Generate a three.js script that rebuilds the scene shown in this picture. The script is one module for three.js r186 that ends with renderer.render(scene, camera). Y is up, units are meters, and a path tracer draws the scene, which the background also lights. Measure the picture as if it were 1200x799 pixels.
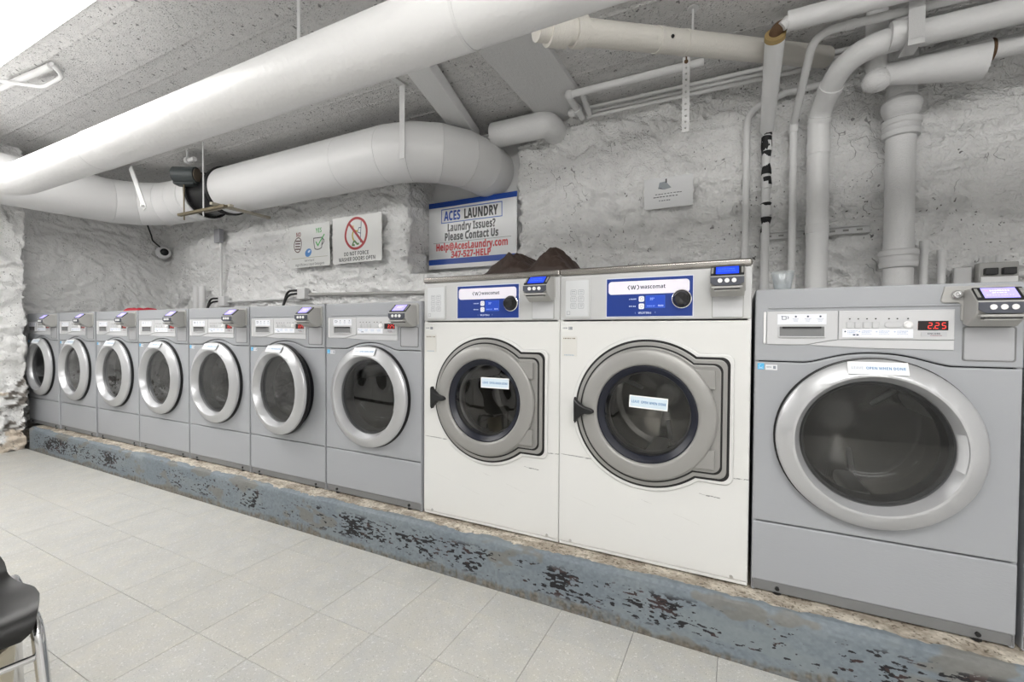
import * as THREE from 'three';
import { RoundedBoxGeometry } from 'three/addons/geometries/RoundedBoxGeometry.js';
import { mergeGeometries, mergeVertices, toCreasedNormals } from 'three/addons/utils/BufferGeometryUtils.js';
import { RectAreaLightUniformsLib } from 'three/addons/lights/RectAreaLightUniformsLib.js';

// ---------- camera, light, exposure ----------
const scene = new THREE.Scene();
scene.background = new THREE.Color(0x000000);
const camera = new THREE.PerspectiveCamera(74.62, 1200 / 799, 0.05, 60);
camera.position.set(0, 1.1363, 1.8151);
camera.quaternion.setFromRotationMatrix(new THREE.Matrix4().makeBasis(
  new THREE.Vector3(0.89303929, 0.00578766, -0.44994147), new THREE.Vector3(-0.01373968, 0.99980177, -0.0144098), new THREE.Vector3(0.44976888, 0.01905057, 0.89294178)));
const renderer = new THREE.WebGLRenderer({ antialias: true });
renderer.toneMapping = THREE.LinearToneMapping;
renderer.toneMappingExposure = 1.24;
renderer.shadowMap.enabled = true;
RectAreaLightUniformsLib.init();
const LAMP = 8.6, GLOW = 6.0;                       // radiance of the area lights and of the visible lenses
const CEIL = 2.84;
// fluorescent fittings: [x centre, z centre, length, label]
const LAMPS = [
  [-4.05, 1.035, 2.6, 'flat white ceiling light glowing at the top left corner, beside the thick pipe', 0.6],
  [0.3, 2.2, 2.5, 'long fluorescent ceiling light above and behind the camera, out of the frame'],
  [-4.5, 2.45, 2.5, 'long fluorescent ceiling light above the dryers at the far end, out of the frame'],
  [1.2, 3.6, 2.5, 'long fluorescent ceiling light near the wall behind the camera, out of the frame']];

// ---------- helpers ----------
const used = {};
const numbered = (n) => { used[n] = (used[n] || 0) + 1; return used[n] === 1 ? n : n + '_' + String(used[n] - 1).padStart(3, '0'); };
const V = (x, y, z) => new THREE.Vector3(x, y, z);
let sd = 12345;
const rnd = () => { sd = (sd + 0x6d2b79f5) | 0; let t = Math.imul(sd ^ (sd >>> 15), 1 | sd); t = (t + Math.imul(t ^ (t >>> 7), 61 | t)) ^ t; return ((t ^ (t >>> 14)) >>> 0) / 4294967296; };
function clean(g) {
  g = g.index ? g.toNonIndexed() : g;
  const o = new THREE.BufferGeometry(), n = g.attributes.position.count;
  o.setAttribute('position', g.attributes.position);
  if (!g.attributes.normal) g.computeVertexNormals();
  o.setAttribute('normal', g.attributes.normal);
  o.setAttribute('uv', g.attributes.uv || new THREE.BufferAttribute(new Float32Array(n * 2), 2));
  return o;
}
const mg = (l) => (l.length === 1 ? l[0] : mergeGeometries(l.map(clean)));
const bx = (w, h, d, x = 0, y = 0, z = 0, r = 0, s = 2) => (r ? new RoundedBoxGeometry(w, h, d, s, r) : new THREE.BoxGeometry(w, h, d)).translate(x, y, z);
const cyl = (r, h, x, y, z, ax = 'z', n = 24, r2 = r) => { const g = new THREE.CylinderGeometry(r2, r, h, n); if (ax === 'z') g.rotateX(Math.PI / 2); if (ax === 'x') g.rotateZ(Math.PI / 2); return g.translate(x, y, z); };
function mesh(name, g, m, parent, label) {
  const o = new THREE.Mesh(Array.isArray(g) ? mg(g) : g, m);
  o.name = parent ? name : numbered(name); o.castShadow = o.receiveShadow = true;
  if (label) o.userData.label = label;
  (parent || scene).add(o); return o;
}
const sub = (name, parent, x = 0, y = 0, z = 0) => { const g = new THREE.Group(); g.name = name; g.position.set(x, y, z); parent.add(g); return g; };
function tag(o, category, label, group) { o.userData.label = label; o.userData.category = category; if (group) o.userData.group = group; return o; }
function thing(name, category, label, group, x = 0, y = 0, z = 0, turn = 0) {
  const o = new THREE.Group(); o.name = numbered(name); o.position.set(x, y, z); o.rotation.y = turn; scene.add(o);
  return tag(o, category, label, group);
}
function dup(src, label, x, y, z, group) { const o = src.clone(); o.name = numbered(src.name.replace(/_\d\d\d$/, '')); o.position.set(x, y, z); o.userData = { ...src.userData, label }; if (group) o.userData.group = group; scene.add(o); return o; }
function struct(name, g, m) { const o = new THREE.Mesh(Array.isArray(g) ? mg(g) : g, m); o.name = name; o.castShadow = o.receiveShadow = true; o.userData.kind = 'structure'; scene.add(o); return o; }
// lathe around the z axis; profile of [r, z]
const lathe = (prof, n = 48, crease = 0.6) => toCreasedNormals(new THREE.LatheGeometry(prof.map(([r, z]) => new THREE.Vector2(r, z)), n).rotateX(Math.PI / 2), crease);
const latheY = (prof, n = 40, crease = 0.6) => toCreasedNormals(new THREE.LatheGeometry(prof.map(([r, y]) => new THREE.Vector2(r, y)), n), crease);
function ext(shape, depth, bevel = 0, z = 0, curve = 10) {
  return new THREE.ExtrudeGeometry(shape, { depth: depth - 2 * bevel, bevelEnabled: bevel > 0, bevelSize: bevel, bevelThickness: bevel, bevelSegments: 2, bevelOffset: -bevel, curveSegments: curve }).translate(0, 0, z + bevel);
}
function poly(pts) { const s = new THREE.Shape(); pts.forEach(([x, y], i) => (i ? s.lineTo(x, y) : s.moveTo(x, y))); s.closePath(); return s; }
function rrect(x0, y0, x1, y1, r) {
  const s = new THREE.Shape(); s.moveTo(x0 + r, y0); s.lineTo(x1 - r, y0); s.absarc(x1 - r, y0 + r, r, -Math.PI / 2, 0); s.lineTo(x1, y1 - r); s.absarc(x1 - r, y1 - r, r, 0, Math.PI / 2);
  s.lineTo(x0 + r, y1); s.absarc(x0 + r, y1 - r, r, Math.PI / 2, Math.PI); s.lineTo(x0, y0 + r); s.absarc(x0 + r, y0 + r, r, Math.PI, 1.5 * Math.PI); return s;
}
const hole = (s, x, y, r) => { const p = new THREE.Path(); p.absarc(x, y, r, 0, Math.PI * 2, true); s.holes.push(p); return s; };
// a thin printed plate: the front face carries the whole texture
const plate = (w, h, x, y, z, t = 0.0015) => bx(w, h, t, x, y, z + t / 2);
// polyline with rounded corners
function fillet(pts, bend, n = 8) {
  const out = [pts[0].clone()];
  for (let i = 1; i < pts.length - 1; i++) {
    const a = pts[i - 1], p = pts[i], b = pts[i + 1], u = a.clone().sub(p), v = b.clone().sub(p), lu = u.length(), lv = v.length(); u.normalize(); v.normalize();
    const ang = Math.acos(THREE.MathUtils.clamp(u.dot(v), -1, 1)), B = Array.isArray(bend) ? bend[i - 1] : bend;
    if (!B || Math.PI - ang < 0.02) { out.push(p.clone()); continue; }
    const t = Math.min(B / Math.tan(ang / 2), lu * 0.49, lv * 0.49), p0 = p.clone().addScaledVector(u, t), p1 = p.clone().addScaledVector(v, t);
    for (let k = 0; k <= n; k++) { const s = k / n; out.push(p0.clone().multiplyScalar((1 - s) * (1 - s)).addScaledVector(p, 2 * s * (1 - s)).addScaledVector(p1, s * s)); }
  }
  out.push(pts[pts.length - 1].clone()); return out;
}
function tube(pts, r, bend = 0, seg = 16, wob = 0) {
  const P = fillet(pts, bend), n = P.length, pos = [], nor = [], uv = [], idx = [];
  const rf = typeof r === 'function' ? r : () => r;
  let N = null, len = 0, total = 0; for (let i = 1; i < n; i++) total += P[i].distanceTo(P[i - 1]);
  for (let i = 0; i < n; i++) {
    const T = P[Math.min(i + 1, n - 1)].clone().sub(P[Math.max(i - 1, 0)]).normalize();
    if (!N) N = (Math.abs(T.y) > 0.9 ? V(1, 0, 0) : V(0, 1, 0));
    N = N.clone().addScaledVector(T, -N.dot(T)).normalize(); const Bn = T.clone().cross(N);
    if (i) len += P[i].distanceTo(P[i - 1]);
    for (let k = 0; k <= seg; k++) {
      const a = (k / seg) * 2 * Math.PI, d = N.clone().multiplyScalar(Math.cos(a)).addScaledVector(Bn, Math.sin(a)), R = rf(len / total, a) * (1 + wob * (fbm(P[i].x * 9 + d.x, P[i].y * 9 + d.y, P[i].z * 9 + d.z, 2) - 0.5));
      pos.push(P[i].x + d.x * R, P[i].y + d.y * R, P[i].z + d.z * R); nor.push(d.x, d.y, d.z); uv.push(len, (a * rf(0, 0)));
    }
  }
  const w = seg + 1;
  for (let i = 0; i < n - 1; i++) for (let k = 0; k < seg; k++) { const a = i * w + k, b = a + w; idx.push(a, a + 1, b, b, a + 1, b + 1); }
  for (const [i, s] of [[0, -1], [n - 1, 1]]) {
    const T = P[Math.min(i + 1, n - 1)].clone().sub(P[Math.max(i - 1, 0)]).normalize().multiplyScalar(s), c = pos.length / 3;
    pos.push(P[i].x, P[i].y, P[i].z); nor.push(T.x, T.y, T.z); uv.push(0, 0);
    for (let k = 0; k <= seg; k++) { const q = (i * w + k) * 3; pos.push(pos[q], pos[q + 1], pos[q + 2]); nor.push(T.x, T.y, T.z); uv.push(0, 0); }
    for (let k = 0; k < seg; k++) s > 0 ? idx.push(c, c + 1 + k, c + 2 + k) : idx.push(c, c + 2 + k, c + 1 + k);
  }
  const g = new THREE.BufferGeometry(); g.setAttribute('position', new THREE.Float32BufferAttribute(pos, 3)); g.setAttribute('normal', new THREE.Float32BufferAttribute(nor, 3)); g.setAttribute('uv', new THREE.Float32BufferAttribute(uv, 2)); g.setIndex(idx);
  // face the triangles outwards
  const a = V(0, 0, 0).fromBufferAttribute(g.attributes.position, idx[0]), b = V(0, 0, 0).fromBufferAttribute(g.attributes.position, idx[1]), c = V(0, 0, 0).fromBufferAttribute(g.attributes.position, idx[2]);
  const side = b.sub(a).cross(c.sub(a)).dot(V(nor[0], nor[1], nor[2])), e = w > 0 ? (n - 1) * seg * 6 : 0;
  if (side < 0) { const ar = g.index.array; for (let i = 0; i < e; i += 3) { const t = ar[i]; ar[i] = ar[i + 1]; ar[i + 1] = t; } }
  return g;
}
// mitred straight sections of a round duct, one geometry per section
function gores(P, r, seg = 40, inset = 0) {
  const n = P.length, dirs = []; for (let i = 0; i < n - 1; i++) dirs.push(P[i + 1].clone().sub(P[i]).normalize());
  const out = [];
  for (let i = 0; i < n - 1; i++) {
    const d = dirs[i], N = V(0, 1, 0).addScaledVector(d, -d.y).normalize(), B = d.clone().cross(N), pos = [], nor = [], uv = [], idx = [];
    const L = P[i + 1].distanceTo(P[i]);
    [[P[i], i ? dirs[i - 1].clone().add(d).normalize() : d, inset], [P[i + 1], i < n - 2 ? dirs[i + 1].clone().add(d).normalize() : d, -inset]].forEach(([p, pl, off], e) => {
      for (let k = 0; k <= seg; k++) {
        const a = (k / seg) * 2 * Math.PI, q = N.clone().multiplyScalar(Math.cos(a)).addScaledVector(B, Math.sin(a)), v = q.clone().multiplyScalar(r), t = -v.dot(pl) / d.dot(pl) + off, w = p.clone().add(v).addScaledVector(d, t);
        pos.push(w.x, w.y, w.z); nor.push(q.x, q.y, q.z); uv.push(e * L, a * r);
      }
    });
    for (let k = 0; k < seg; k++) { const a = k, b = k + seg + 1; idx.push(a, b, a + 1, b, b + 1, a + 1); }
    for (const [o, s, c] of [[0, -1, P[i]], [seg + 1, 1, P[i + 1]]]) { const ci = pos.length / 3; pos.push(c.x, c.y, c.z); nor.push(d.x * s, d.y * s, d.z * s); uv.push(0, 0); for (let k = 0; k <= seg; k++) { const q = (o + k) * 3; pos.push(pos[q], pos[q + 1], pos[q + 2]); nor.push(d.x * s, d.y * s, d.z * s); uv.push(0, 0); } for (let k = 0; k < seg; k++) s > 0 ? idx.push(ci, ci + 2 + k, ci + 1 + k) : idx.push(ci, ci + 1 + k, ci + 2 + k); }
    const g = new THREE.BufferGeometry(); g.setAttribute('position', new THREE.Float32BufferAttribute(pos, 3)); g.setAttribute('normal', new THREE.Float32BufferAttribute(nor, 3)); g.setAttribute('uv', new THREE.Float32BufferAttribute(uv, 2)); g.setIndex(idx);
    const ar = g.index.array, A = (k) => V(0, 0, 0).fromBufferAttribute(g.attributes.position, ar[k]), f = A(1).sub(A(0)).cross(A(2).sub(A(0))).dot(V(nor[0], nor[1], nor[2]));
    if (f < 0) for (let k = 0; k < ar.length; k += 3) { const t = ar[k]; ar[k] = ar[k + 1]; ar[k + 1] = t; }
    out.push(g);
  }
  return out;
}
// ---------- noise ----------
const hsh = (x, y, z) => { let h = Math.imul(x, 374761393) ^ Math.imul(y, 668265263) ^ Math.imul(z, 2147483647 ^ 0x5bd1e995); h = Math.imul(h ^ (h >>> 13), 1274126177); h = Math.imul(h ^ (h >>> 15), 0x2c1b3c6d); return ((h ^ (h >>> 16)) >>> 0) / 4294967296; };
const sm = (t) => t * t * (3 - 2 * t);
function vn(x, y, z) {
  const i = Math.floor(x), j = Math.floor(y), k = Math.floor(z), u = sm(x - i), v = sm(y - j), w = sm(z - k);
  const l = (a, b, t) => a + (b - a) * t;
  return l(l(l(hsh(i, j, k), hsh(i + 1, j, k), u), l(hsh(i, j + 1, k), hsh(i + 1, j + 1, k), u), v), l(l(hsh(i, j, k + 1), hsh(i + 1, j, k + 1), u), l(hsh(i, j + 1, k + 1), hsh(i + 1, j + 1, k + 1), u), v), w);
}
function fbm(x, y, z, o = 4) { let s = 0, a = 0.5, n = 0; for (let i = 0; i < o; i++) { s += a * vn(x, y, z); n += a; a *= 0.5; x = x * 2.03 + 7.1; y = y * 2.03 + 3.7; z = z * 2.03 + 5.3; } return s / n; }
function ridge(x, y, z, o = 3) { let s = 0, a = 0.5, n = 0; for (let i = 0; i < o; i++) { s += a * (1 - Math.abs(2 * vn(x, y, z) - 1)); n += a; a *= 0.5; x = x * 2.1 + 1.7; y = y * 2.1 + 9.2; z = z * 2.1 + 4.1; } return s / n; }
function worley(x, y, z) {
  const i = Math.floor(x), j = Math.floor(y), k = Math.floor(z); let f1 = 9, f2 = 9;
  for (let a = -1; a < 2; a++) for (let b = -1; b < 2; b++) for (let c = -1; c < 2; c++) {
    const p = i + a, q = j + b, r = k + c, dx = p + hsh(p, q, r) - x, dy = q + hsh(p + 71, q, r) - y, dz = r + hsh(p, q + 53, r) - z, d = dx * dx + dy * dy + dz * dz;
    if (d < f1) { f2 = f1; f1 = d; } else if (d < f2) f2 = d;
  }
  return [Math.sqrt(f1), Math.sqrt(f2)];
}
const ss = (a, b, x) => { const t = Math.min(1, Math.max(0, (x - a) / (b - a))); return t * t * (3 - 2 * t); };
// tileable 2-D noise: period p cells
function tn(x, y, p, s = 0) { const i = Math.floor(x), j = Math.floor(y), u = sm(x - i), v = sm(y - j), m = (a) => ((a % p) + p) % p; const h = (a, b) => hsh(m(a), m(b), 31 + s); return h(i, j) * (1 - u) * (1 - v) + h(i + 1, j) * u * (1 - v) + h(i, j + 1) * (1 - u) * v + h(i + 1, j + 1) * u * v; }
function tf(u, v, p, o, s = 0) { let r = 0, a = 0.5, n = 0; for (let i = 0; i < o; i++) { r += a * tn(u * p, v * p, p, s + i); n += a; a *= 0.55; p *= 2; } return r / n; }
// a data texture from f(u, v, x, y) -> [r, g, b] 0..255
function dtex(w, h, f, srgb = true, rep = true) {
  const d = new Uint8Array(w * h * 4);
  for (let y = 0; y < h; y++) for (let x = 0; x < w; x++) { const c = f(x / w, y / h, x, y), k = (y * w + x) * 4; if (typeof c === 'number') d[k] = d[k + 1] = d[k + 2] = c; else { d[k] = c[0]; d[k + 1] = c[1]; d[k + 2] = c[2]; } d[k + 3] = 255; }
  const t = new THREE.DataTexture(d, w, h); t.magFilter = t.minFilter = THREE.LinearFilter; if (rep) t.wrapS = t.wrapT = THREE.RepeatWrapping; if (srgb) t.colorSpace = THREE.SRGBColorSpace; t.needsUpdate = true; return t;
}
function ctex(w, h, draw) { const c = document.createElement('canvas'); c.width = w; c.height = h; const g = c.getContext('2d'); draw(g, w, h); const t = new THREE.CanvasTexture(c); t.colorSpace = THREE.SRGBColorSpace; return t; }
function txt(g, s, x, y, size, color, sx = 1, weight = 'bold', align = 'center') { g.save(); g.translate(x, y); g.scale(sx, 1); g.font = `${weight} ${size}px sans-serif`; g.textAlign = align; g.textBaseline = 'middle'; g.fillStyle = color; g.fillText(s, 0, 0); g.restore(); }
const rep = (t, x, y = x) => { const c = t.clone(); c.repeat.set(x, y); c.needsUpdate = true; return c; };
const M = (color, roughness = 0.5, metalness = 0, o = {}) => new THREE.MeshPhysicalMaterial({ color: new THREE.Color().setRGB(...(Array.isArray(color) ? color : [color, color, color])), roughness, metalness, ...o });

// ---------- surface textures (colour, grain and relief only) ----------
const bumpRough = dtex(512, 512, (u, v) => 255 * Math.min(1, Math.max(0, 0.12 + 0.3 * tf(u, v, 8, 5) + 0.3 * (1 - Math.abs(2 * tf(u + 0.03 * tf(u, v, 6, 2, 5), v, 13, 3, 40) - 1)) + 0.3 * Math.pow(1 - Math.abs(2 * tf(u, v + 0.03 * tf(u, v, 7, 2, 9), 30, 3, 48) - 1), 2))), false);
const bumpPits = dtex(512, 512, (u, v) => { const a = tf(u, v, 10, 5, 90), b = tn(u * 90, v * 90, 90, 7), c = tn(u * 40, v * 40, 40, 17); return 255 * Math.max(0, Math.min(1, 0.45 + 0.5 * (a - 0.5) - 0.5 * ss(0.8, 0.95, b) - 0.35 * ss(0.82, 0.95, c) * ss(0.45, 0.6, a) + 0.15 * tn(u * 150, v * 150, 150, 5))); }, false);
const bumpFine = dtex(256, 256, (u, v) => 255 * tf(u, v, 24, 3, 11), false);
const bumpWrap = dtex(512, 512, (u, v) => 255 * (0.7 * tf(u, v, 5, 4, 60) + 0.3 * (1 - Math.abs(2 * tf(u, v, 9, 3, 70) - 1))), false);
// painted rubble: white paint, bare pits and hairline cracks with their own outlines
const mapWall = dtex(1024, 1024, (u, v) => {
  const wu = u + 0.05 * (tf(u, v, 6, 3, 3) - 0.5), wv = v + 0.05 * (tf(u, v, 6, 3, 23) - 0.5);
  const c = Math.abs(2 * tf(wu, wv, 22, 3, 33) - 1), on = ss(0.64, 0.72, tf(u, v, 13, 3, 55)), pit = ss(0.81, 0.85, tf(u, v, 130, 2, 77)) * ss(0.52, 0.64, tf(u, v, 10, 2, 99));
  const k = Math.max((1 - ss(0.008, 0.03, c)) * on * 0.45, pit * 0.7), g = 0.965 + 0.05 * (tf(u, v, 30, 3, 13) - 0.5);
  return [246 * g * (1 - k) + 62 * k, 246 * g * (1 - k) + 60 * k, 245 * g * (1 - k) + 60 * k];
});
const mapCeil = dtex(1024, 1024, (u, v) => {
  const a = tf(u, v, 6, 3, 15), pit = ss(0.78, 0.86, tn(u * 210, v * 210, 210, 2)) * ss(0.42, 0.62, a), big = ss(0.8, 0.86, tf(u, v, 60, 2, 8)), k = Math.max(pit * 0.3, big * 0.5), g = 0.96 + 0.08 * (tf(u, v, 40, 3, 19) - 0.5);
  return [228 * g * (1 - k) + 60 * k, 227 * g * (1 - k) + 60 * k, 226 * g * (1 - k) + 60 * k];
});
const mapTile = dtex(512, 512, (u, v) => {
  const s = tn(u * 200, v * 200, 200, 3), s2 = tn(u * 110, v * 110, 110, 9), b = tf(u, v, 5, 4, 21) - 0.5, d = ss(0.86, 0.93, s), l = ss(0.8, 0.9, s2), y = tf(u, v, 9, 3, 61) - 0.5;
  return [197 + 10 * b - 44 * d + 22 * l + 9 * y, 196 + 10 * b - 42 * d + 22 * l + 6 * y, 191 + 11 * b - 38 * d + 24 * l - 2 * y];
});
// the kerb: grey paint, black and rust chips, bare concrete lip, grime stains along the floor; three rows of 2.5 m
const KROWS = 3, KLEN = 2.52, KARC = 0.36;
const mapKerb = dtex(2048, 768, (u, v) => {
  const row = Math.min(2, Math.floor(v * 3)), X = (row + u) * KLEN, t = (v * 3 - row) * KARC;
  const n = fbm(X * 6, t * 6, 1, 4), n2 = fbm(X * 28, t * 40, 4, 4), n3 = fbm(X * 90, t * 110, 8, 3);
  let c = [121 + 16 * (n - 0.5) + 26 * (n3 - 0.5), 130 + 14 * (n - 0.5) + 26 * (n3 - 0.5), 137 + 10 * (n - 0.5) + 26 * (n3 - 0.5)];
  const mix = (d, k) => { c = c.map((q, i) => q + (d[i] - q) * k); };
  mix([132, 140, 143], 0.5 * ss(0.55, 0.62, fbm(X * 3, t * 9, 14, 4)));
  mix([120, 112, 100], 0.5 * ss(0.64, 0.7, fbm(X * 5 + 9, t * 10, 24, 4)));
  // chips flake off in clusters
  const cl = fbm(X * 4.5, 0.5 + t * 4, 33, 3), band = ss(0.045, 0.075, t) * (1 - ss(0.16, 0.195, t));
  const ch = fbm(X * 48, t * 125, 51, 3) + 0.85 * (cl - 0.5) + 0.22 * (fbm(X * 9, t * 24, 61, 2) - 0.5);
  const k = ss(0.672, 0.687, ch) * band; mix(n2 > 0.6 ? [56, 42, 42] : [24, 23, 27], k);
  const lip = 0.242 + 0.05 * (fbm(X * 7, 2, 71, 4) - 0.5) + 0.02 * (fbm(X * 40, 3, 77, 2) - 0.5), bare = ss(lip, lip + 0.003, t);
  const q = fbm(X * 16, t * 22, 81, 4), q2 = ss(0.3, 0.7, q), gr2 = 70 * (n3 - 0.5) - 60 * ss(0.68, 0.76, fbm(X * 130, t * 130, 85, 2));
  mix([158 + 44 * q2 + gr2, 148 + 46 * q2 + gr2, 134 + 46 * q2 + gr2], bare);
  const foot = 0.018 + 0.1 * Math.max(0, fbm(X * 4, 6, 91, 4) - 0.44) + 0.012 * fbm(X * 90, 3, 95, 2), gr = 1 - ss(foot - 0.006, foot + 0.006 + 0.02 * n2, t);
  mix([104 + 80 * (n3 - 0.5), 97 + 76 * (n3 - 0.5), 87 + 70 * (n3 - 0.5)], gr * (0.35 + 0.5 * ss(0.4, 0.6, fbm(X * 60, t * 25, 97, 3))));
  return c.map((e) => Math.max(0, Math.min(255, e)));
}, true, false);
mapKerb.wrapS = mapKerb.wrapT = THREE.ClampToEdgeWrapping;

const mWall = new THREE.MeshStandardMaterial({ map: rep(mapWall, 0.55), bumpMap: rep(bumpRough, 1.5), bumpScale: 0.022, roughness: 0.6 });
const mWallPeel = new THREE.MeshStandardMaterial({ map: rep(mapWall, 0.8), bumpMap: rep(bumpRough, 1.9), bumpScale: 0.012, roughness: 0.7, vertexColors: true });
const mPlaster = M(0.84, 0.6, 0, { bumpMap: rep(bumpFine, 2), bumpScale: 0.002 });
const mCeil = new THREE.MeshStandardMaterial({ map: rep(mapCeil, 0.8), bumpMap: rep(bumpPits, 1.4), bumpScale: 0.012, roughness: 0.8 });
const mKerb = new THREE.MeshStandardMaterial({ map: mapKerb, bumpMap: rep(bumpRough, 1, 1), bumpScale: 0.0015, roughness: 0.7 });
const tileTints = [[1, 1, 1], [0.985, 0.983, 0.975], [1, 0.993, 0.98], [0.98, 0.982, 0.985]].map((c) => new THREE.MeshStandardMaterial({ map: mapTile, color: new THREE.Color().setRGB(...c), roughness: 0.42, bumpMap: rep(bumpFine, 1), bumpScale: 0.0008 }));
const mSub = M([0.16, 0.15, 0.14], 0.9);

// ---------- room ----------
// a rough wall along a path of [x, z] corners, room side on the right hand; disp(x, y, z, s) pushes it out
function roughWall(pts, y0, y1, ds, dy, disp, bevel, colour) {
  const P = fillet(pts.map(([x, z]) => V(x, 0, z)), bevel, 5), cols = [];
  let s = 0;
  for (let i = 0; i < P.length - 1; i++) { const L = P[i].distanceTo(P[i + 1]), n = Math.max(1, Math.round(L / ds)); for (let k = 0; k < n; k++) cols.push([P[i].clone().lerp(P[i + 1], k / n), s + (L * k) / n]); s += L; }
  cols.push([P[P.length - 1].clone(), s]);
  const W = cols.length, H = Math.round((y1 - y0) / dy), pos = [], uv = [], idx = [], col = [];
  for (let i = 0; i < W; i++) {
    const a = cols[Math.max(0, i - 3)][0], b = cols[Math.min(W - 1, i + 3)][0], t = b.clone().sub(a).normalize(), n = V(-t.z, 0, t.x), [p, u] = cols[i];
    for (let j = 0; j <= H; j++) { const y = y0 + ((y1 - y0) * j) / H, d = disp(p.x, y, p.z, u); pos.push(p.x + n.x * d, y, p.z + n.z * d); uv.push(u, y); if (colour) col.push(...colour(p.x, y, p.z, u, d)); }
  }
  for (let i = 0; i < W - 1; i++) for (let j = 0; j < H; j++) { const a = i * (H + 1) + j, b = a + H + 1; idx.push(a, b, a + 1, a + 1, b, b + 1); }
  const g = new THREE.BufferGeometry(); g.setAttribute('position', new THREE.Float32BufferAttribute(pos, 3)); g.setAttribute('uv', new THREE.Float32BufferAttribute(uv, 2)); if (colour) g.setAttribute('color', new THREE.Float32BufferAttribute(col, 3));
  g.setIndex(idx); g.computeVertexNormals(); return g;
}
function rubble(x, y, z, amp = 1) {
  const a = fbm(x * 1.6, y * 1.6, z * 1.6, 3) - 0.5, b = fbm(x * 1.6 + 31, y * 1.6, z * 1.6, 3) - 0.5;
  const px = x + 0.5 * a, py = y + 0.45 * b, pz = z;
  const [f1, f2] = worley(px * 2.6, py * 4.4, pz * 2.6), joint = ss(0, 0.22, f2 - f1);
  const strokes = ridge(px * 6 + 2.5 * b, py * 10 + 2.5 * a, pz * 6, 4), cut = ridge(px * 3.1 + 11, py * 6.5 + 3 * a, pz * 3, 2);
  return amp * (0.05 * a + 0.018 * (joint - 1) * ss(0.4, 0.55, fbm(x * 2, y * 2, z * 2 + 9, 2)) + 0.07 * (Math.pow(strokes, 2) - 0.4) - 0.03 * ss(0.9, 0.97, cut) + 0.007 * (fbm(x * 24, y * 24, z * 24, 3) - 0.5));
}
struct('wall_back', roughWall([[-6.5, -1.24], [-2.517, -1.2], [-2.517, -1.55]], 0.9, CEIL + 0.05, 0.0125, 0.0125, (x, y, z) => rubble(x, y, z), 0.035), mWall);
struct('wall_back_3', roughWall([[-2.56, -1.56], [-1.6, -1.56]], 0.9, CEIL + 0.05, 0.03, 0.03, (x, y, z) => rubble(x, y, z, 0.05), 0), mPlaster);
struct('wall_back_4', roughWall([[-1.613, -1.57], [-1.613, -1.49], [2.6, -1.49]], 0.9, CEIL + 0.05, 0.0125, 0.0125, (x, y, z) => rubble(x, y, z), 0.035), mWall);
struct('wall_back_5', roughWall([[-2.53, -1.2], [-1.25, -1.2]], 0.88, 1.68, 0.0125, 0.0125, (x, y, z) => rubble(x, y, z) - 0.34 * ss(1.625, 1.665, y + 0.03 * (fbm(x * 6, 1, 2, 3) - 0.5)), 0), mWall);
struct('wall_back_1', [bx(9.2, 3.2, 0.2, -1.9, 1.4, -1.78)], mPlaster);
struct('wall_back_2', [bx(4.9, 0.9, 0.36, -4.0, 0.45, -1.45), bx(4.2, 0.9, 0.1, 0.5, 0.45, -1.6), bx(1.2, 0.9, 0.36, -1.95, 0.45, -1.45)], mPlaster);
struct('wall_left', roughWall([[-6.33, -1.3], [-6.33, 0.06], [-6.015, 0.09], [-6.015, 4.3]].reverse(), 0, CEIL + 0.05, 0.014, 0.014, (x, y, z) => {
  const low = 1 - ss(0.3, 0.75, y); return rubble(x, y, z, 0.75 + 0.25 * low) - 0.02 - 0.02 * low * ss(0.62, 0.7, fbm(x * 9, y * 14, z * 9, 3));
}, 0.03, (x, y, z) => {
  const low = (1 - ss(0.25, 0.85, y + 0.3 * (fbm(x * 2, y * 2, z * 2, 2) - 0.5))) * (1 - ss(0.9, 1.3, z)), h = ss(0.6, 0.63, fbm(x * 14, y * 24, z * 14, 3) + 0.12 * low - 0.06), r = ss(0.55, 0.6, fbm(x * 7, y * 12, z * 7 + 5, 3) + 0.28 * (1 - ss(0.02, 0.3, y)) - 0.15) * (1 - ss(0.9, 1.3, z));
  const k = h * ss(0.05, 0.3, low), t = r * ss(0.2, 0.6, low) * 0.8;
  return [1 - 0.78 * k - 0.25 * t * (1 - k), 1 - 0.8 * k - 0.38 * t * (1 - k), 1 - 0.82 * k - 0.52 * t * (1 - k)];
}), mWallPeel);
struct('wall_left_1', [bx(0.2, 3.2, 6.2, -6.55, 1.4, 1.4)], mPlaster);
struct('wall_right', [bx(0.2, 3.2, 6.4, 2.7, 1.4, 1.5)], mPlaster);
struct('wall_front', [bx(9.6, 3.2, 0.2, -1.9, 1.4, 4.4)], M([0.5, 0.5, 0.49], 0.6));
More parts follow.
